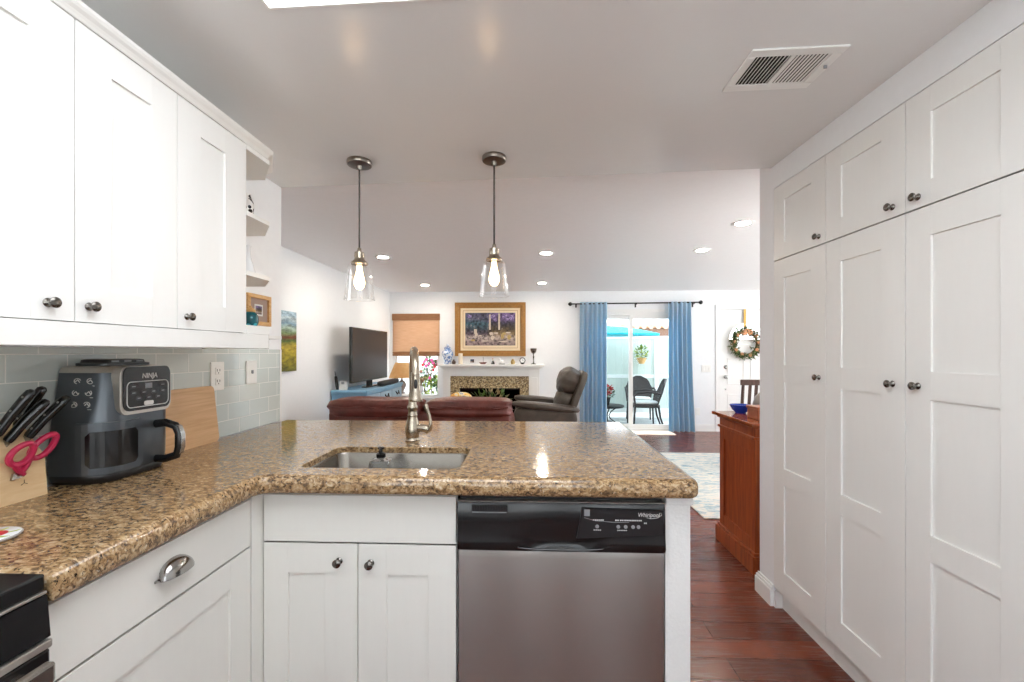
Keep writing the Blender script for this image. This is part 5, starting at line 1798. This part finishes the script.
single(MB().lathe([(0, 0), (.032, 0), (.034, .006), (.05, .02), (.064, .045), (.07, .058), (.066, .058), (.058, .044), (.046, .022), (0, .012)], (1.455, 3.02, .900), 32, cap=False),
       'bowl', 'cobalt', 'cobalt blue bowl on top of the sideboard', 'bowl')
t = thing('wooden_box', 'small reddish wooden box on the sideboard beside the blue bowl', 'box', (1.47, 2.76, .9))
MB().box(1.405, 1.56, 2.70, 2.83, .9, .962, .003).build('box', 'boxwood', t)
MB().box(1.40, 1.565, 2.695, 2.835, .9625, .98, .003).build('lid', 'boxwood', t)
single(MB().lathe([(0, 0), (.05, 0), (.075, .03), (.085, .07), (.07, .12), (.04, .15), (.03, .165), (.034, .175), (.026, .175), (.022, .16), (0, .14)], (1.60, 2.96, .9), 28, cap=False),
       'vase', 'greyceramic', 'rounded grey vase on the sideboard behind the wooden box', 'vase')


def chair(t, ox, oy):
    for sx_ in (-1, 1):
        MB().tube([(ox + sx_ * .2, oy + .02, 0), (ox + sx_ * .2, oy + .03, .45), (ox + sx_ * .2, oy - .03, 1.0)], [.016, .02, .016], 8).build('rear_leg', 'darkwood', t)
        MB().tube([(ox + sx_ * .2, oy + .42, 0), (ox + sx_ * .2, oy + .42, .44)], [.015, .02], 8).build('front_leg', 'darkwood', t)
    MB().box(ox - .225, ox + .225, oy + .0, oy + .45, .44, .475, .01).build('seat', 'darkwood', t)
    MB().box(ox - .23, ox + .23, oy - .045, oy - .018, .955, 1.015, .006).build('top_rail', 'darkwood', t)
    MB().box(ox - .2, ox + .2, oy - .0, oy + .022, .56, .60, .004).build('lower_rail', 'darkwood', t)
    for i in range(5):
        x = ox - .13 + i * .065
        MB().rings([[(x - .015, oy + .006, .60), (x + .015, oy + .006, .60), (x + .015, oy + .018, .60), (x - .015, oy + .018, .60)],
                    [(x - .015, oy - .038, .955), (x + .015, oy - .038, .955), (x + .015, oy - .026, .955), (x - .015, oy - .026, .955)]], True, False).build('slat', 'darkwood', t)
    MB().box(ox - .19, ox + .19, oy + .2, oy + .22, .2, .23).build('stretcher', 'darkwood', t)


t = thing('dining_chair', 'dark slat back dining chair behind the sideboard', 'chair', (2.48, 4.7, 0))
chair(t, 2.48, 4.7)
t.location.z = .0115
single(MB().box(1.38, 3.6, 3.45, 5.68, .0, .011, .003), 'area_rug', 'rug', 'pale blue and cream distressed rug on the wood floor', 'rug')
single(MB().box(.9, 2.34, 6.93, 7.26, 0, .008, .002), 'door_mat', 'mat', 'cream mat on the floor before the patio door', 'mat')

# ================================================================== PATIO AND GARDEN
GZ = -.04
struct(MB().box(-5, 7, YB + .14, 14, GZ - .1, GZ), 'patio_floor', 'concrete', 'grey concrete patio outside the sliding door')
FNY = 9.05
t = thing('fence', 'pale painted board fence at the back of the patio', 'fence', (2.0, FNY, GZ))
mb = MB()
rnd = random.Random(3)
x = .3
while x < 3.05:
    mb.box(x, x + .146, FNY + rnd.uniform(0, .004), FNY + .02, GZ + .1, 1.60, .002, 1)
    x += .15
mb.build('boards', 'fence', t)
for x in (.35, 2.6):
    MB().box(x, x + .09, FNY - .03, FNY - .0005, GZ, 1.66, .003).build('post', 'fence_white', t)
MB().box(.3, 3.05, FNY - .02, FNY - .0005, .78, .85, .002).box(.3, 3.05, FNY - .02, FNY - .0005, GZ + .1, GZ + .19, .002).build('rail', 'fence_white', t)
MB().box(.28, 3.08, FNY - .03, FNY + .045, 1.601, 1.65, .004).build('cap', 'fence_white', t)
t = thing('neighbor_roof', 'clay tile roof with brown eave beyond the patio fence', 'roof', (2.3, 11, 1.7))
MB().box(.2, 4.6, 10.44, 10.5, 1.66, 1.868).build('eave_board', 'fascia', t)
mb = MB()
for i in range(26):
    x = .2 + i * .17
    mb.tube([(x, 10.40, 1.925), (x, 13.4, 2.17)], .06, 8)
mb.prism([(10.42, 1.90), (13.4, 2.12), (13.4, 2.0), (10.5, 1.87)], 'x', .2, 4.6)
mb.build('clay_tiles', 'terra', t)
MB().box(.2, 4.6, 10.62, 10.75, GZ, 1.75).build('house_wall', 'fence_white', t)
# umbrella
ux, uy = 1.40, 8.30
t = thing('patio_umbrella', 'aqua patio umbrella on a dark pole outside the sliding door', 'umbrella', (ux, uy, GZ))
mb = MB()
n = 8
rim = [(ux + 1.15 * math.cos(2 * PI * i / n + .25), uy + .65 * 1.0 * math.sin(2 * PI * i / n + .25), 1.66) for i in range(n)]
r2 = [(ux + .6 * math.cos(2 * PI * i / n + .25), uy + .34 * math.sin(2 * PI * i / n + .25), 1.775) for i in range(n)]
tp = [(ux + .03 * math.cos(2 * PI * i / n), uy + .03 * math.sin(2 * PI * i / n), 1.83) for i in range(n)]
low = [(x, y, 1.63) for x, y, z in rim]
mb.rings([low, rim, r2, tp], True, False)
mb.build('canopy', 'aqua', t)
MB().tube([(ux, uy, GZ + .05), (ux, uy, 1.80)], .019, 10).build('pole', 'iron', t)
MB().lathe([(0, 0), (.2, 0), (.2, .03), (.03, .06), (.03, .2), (0, .2)], (ux, uy, GZ), 20, cap=False).build('base', 'iron', t)
MB().lathe([(0, -.05), (.03, -.045), (.035, 0), (.03, .045), (0, .05)], (ux, uy, .98), 12, cap=False).build('crank', 'iron', t)


# wicker chairs
def wchair(label):
    t = thing('patio_chair', label, 'chair', (0, 0, 0), 'dark wicker chairs on the patio')
    # faces +x locally
    MB().cushion((0, 0, .40), (.48, .48, .06), 5, 6).build('seat', 'wicker', t)
    MB().cushion((.0, 0, .455), (.42, .42, .05), 4, 6).build('seat_pad', 'cushion', t)
    mb = MB()
    ring_f, secs = [], []
    for j in range(9):
        f = j / 8
        h = .42 + .46 * f
        wv_ = .23 + .03 * math.sin(f * PI) if f < .55 else .23 * math.sqrt(max(.02, 1 - ((f - .55) / .46) ** 2)) + .0
        xb_ = -.2 - .16 * f
        secs.append([(xb_ + .04 * (abs(q) ** 2) - th_, wv_ * q, h) for th_, qs in ((0, (-1, -.5, 0, .5, 1)), (.022, (1, .5, 0, -.5, -1))) for q in qs])
    mb.rings(secs)
    mb.build('backrest', 'wicker', t)
    for s in (-1, 1):
        MB().tube([(-.24, s * .25, .62), (-.05, s * .27, .66), (.16, s * .27, .64), (.22, s * .26, .58), (.2, s * .24, .42)], .018, 8).build('arm', 'wicker', t)
        MB().tube([(.2, s * .22, .40), (.225, s * .235, 0)], [.02, .014], 8).build('leg', 'iron', t)
        MB().tube([(-.2, s * .21, .40), (-.23, s * .22, .2), (-.30, s * .23, 0)], [.02, .017, .014], 8).build('leg', 'iron', t)
    return t


c1 = wchair('dark wicker patio chair with its back to the fence')
c1.location = (2.16, 8.50, GZ)
c1.rotation_euler = (0, 0, math.radians(-100))
dup(c1, (2.10, 7.86, GZ), math.radians(172), 'dark wicker patio chair seen side-on at the right of the glass door')
t = thing('patio_table', 'low wrought iron patio table with scrolled legs', 'table', (1.42, 7.92, GZ))
MB().lathe([(0, .36), (.30, .36), (.31, .37), (.31, .385), (.30, .392), (0, .392)], (1.42, 7.92, GZ), 28, cap=False).build('top', 'iron', t)
for i in range(3):
    a = i * 2 * PI / 3 + .5
    MB().tube([(1.42 + r_ * math.cos(a), 7.92 + r_ * math.sin(a), GZ + z) for r_, z in ((.27, 0), (.2, .06), (.08, .14), (.05, .2), (.1, .27), (.2, .32), (.26, .36))], .011, 6).build('leg', 'iron', t)
t = thing('flower_pot', 'pot of red flowers on the patio table', 'plant', (1.40, 7.9, GZ + .393))
MB().lathe([(0, 0), (.06, 0), (.085, .13), (.09, .14), (.08, .14), (.07, .12), (0, .12)], (1.40, 7.9, GZ + .393), 20, cap=False).build('pot', 'iron', t)
mb = MB().foliage((1.38, 7.9, GZ + .62), (.16, .12, .09), 110, .06, .035, 7, (0, 1))
mb.build('foliage', ['leaf', 'leaf_dark'], t)
mb = MB().foliage((1.38, 7.88, GZ + .67), (.15, .12, .09), 190, .045, .04, 9, (0,), .7)
mb.build('blossoms', 'redflower', t)
t = thing('hanging_basket', 'basket of trailing greenery hung on the patio fence', 'plant', (2.28, FNY - .09, 1.1))
hx_, hz_ = 2.30, 1.20
MB().lathe([(0, -.12), (.05, -.12), (.09, -.04), (.1, 0), (.09, 0), (.08, -.04), (0, -.08)], (hx_, FNY - .16, hz_), 18, cap=False).build('basket', 'goldwood', t)
MB().foliage((hx_, FNY - .16, hz_ + .1), (.12, .1, .13), 150, .07, .03, 12, (0, 1)).build('foliage', ['leaf', 'leaf_lime'], t)
MB().tube([(hx_, FNY - .03, hz_ + .25), (hx_, FNY - .14, hz_ + .28), (hx_, FNY - .16, hz_ + .26), (hx_, FNY - .16, hz_ - .0)], .004, 5).build('hook', 'iron', t)
# garden beyond the left window
t = thing('garden_wall', 'white garden wall beyond the left window', 'wall', (-2, 9.6, GZ))
MB().box(-4.5, 0.0, 9.6, 9.7, GZ, 1.9).box(-4.5, 0.0, 9.57, 9.73, 1.9, 1.95, .004).build('masonry', 'fence_white', t)
t = thing('flowering_shrub', 'shrub with pink flowers and lime leaves outside the left window', 'plant', (-1.85, 7.95, GZ))
mb = MB()
mb.foliage((-1.80, 7.95, .60), (.36, .22, .26), 520, .09, .05, 21, (1, 1, 0, 2))
mb.foliage((-1.80, 8.0, .95), (.30, .2, .26), 230, .09, .045, 22, (0, 2))
mb.build('foliage', ['leaf', 'leaf_lime', 'leaf_dark'], t)
mb = MB()
rnd = random.Random(5)
for i in range(34):
    c = (-1.80 + rnd.gauss(0, .17), 7.82 + rnd.uniform(-.08, .15), 1.12 + rnd.gauss(0, .14))
    for q in range(6):
        a = q * PI / 3
        mb.mi = i % 3 == 0
        mb.leaf(c, (math.cos(a), -.3, math.sin(a)), .036, .03, Vector((0, 1, 0)))
mb.build('blossoms', ['pink', 'redflower'], t)
mb = MB()
for i in range(12):
    mb.tube([(-1.8 + rnd.uniform(-.05, .05), 7.95, GZ), (-1.8 + rnd.uniform(-.2, .2), 7.95, .6), (-1.8 + rnd.uniform(-.3, .3), 7.93, 1.2)], [.014, .008, .004], 5)
mb.build('stems', 'stem', t)
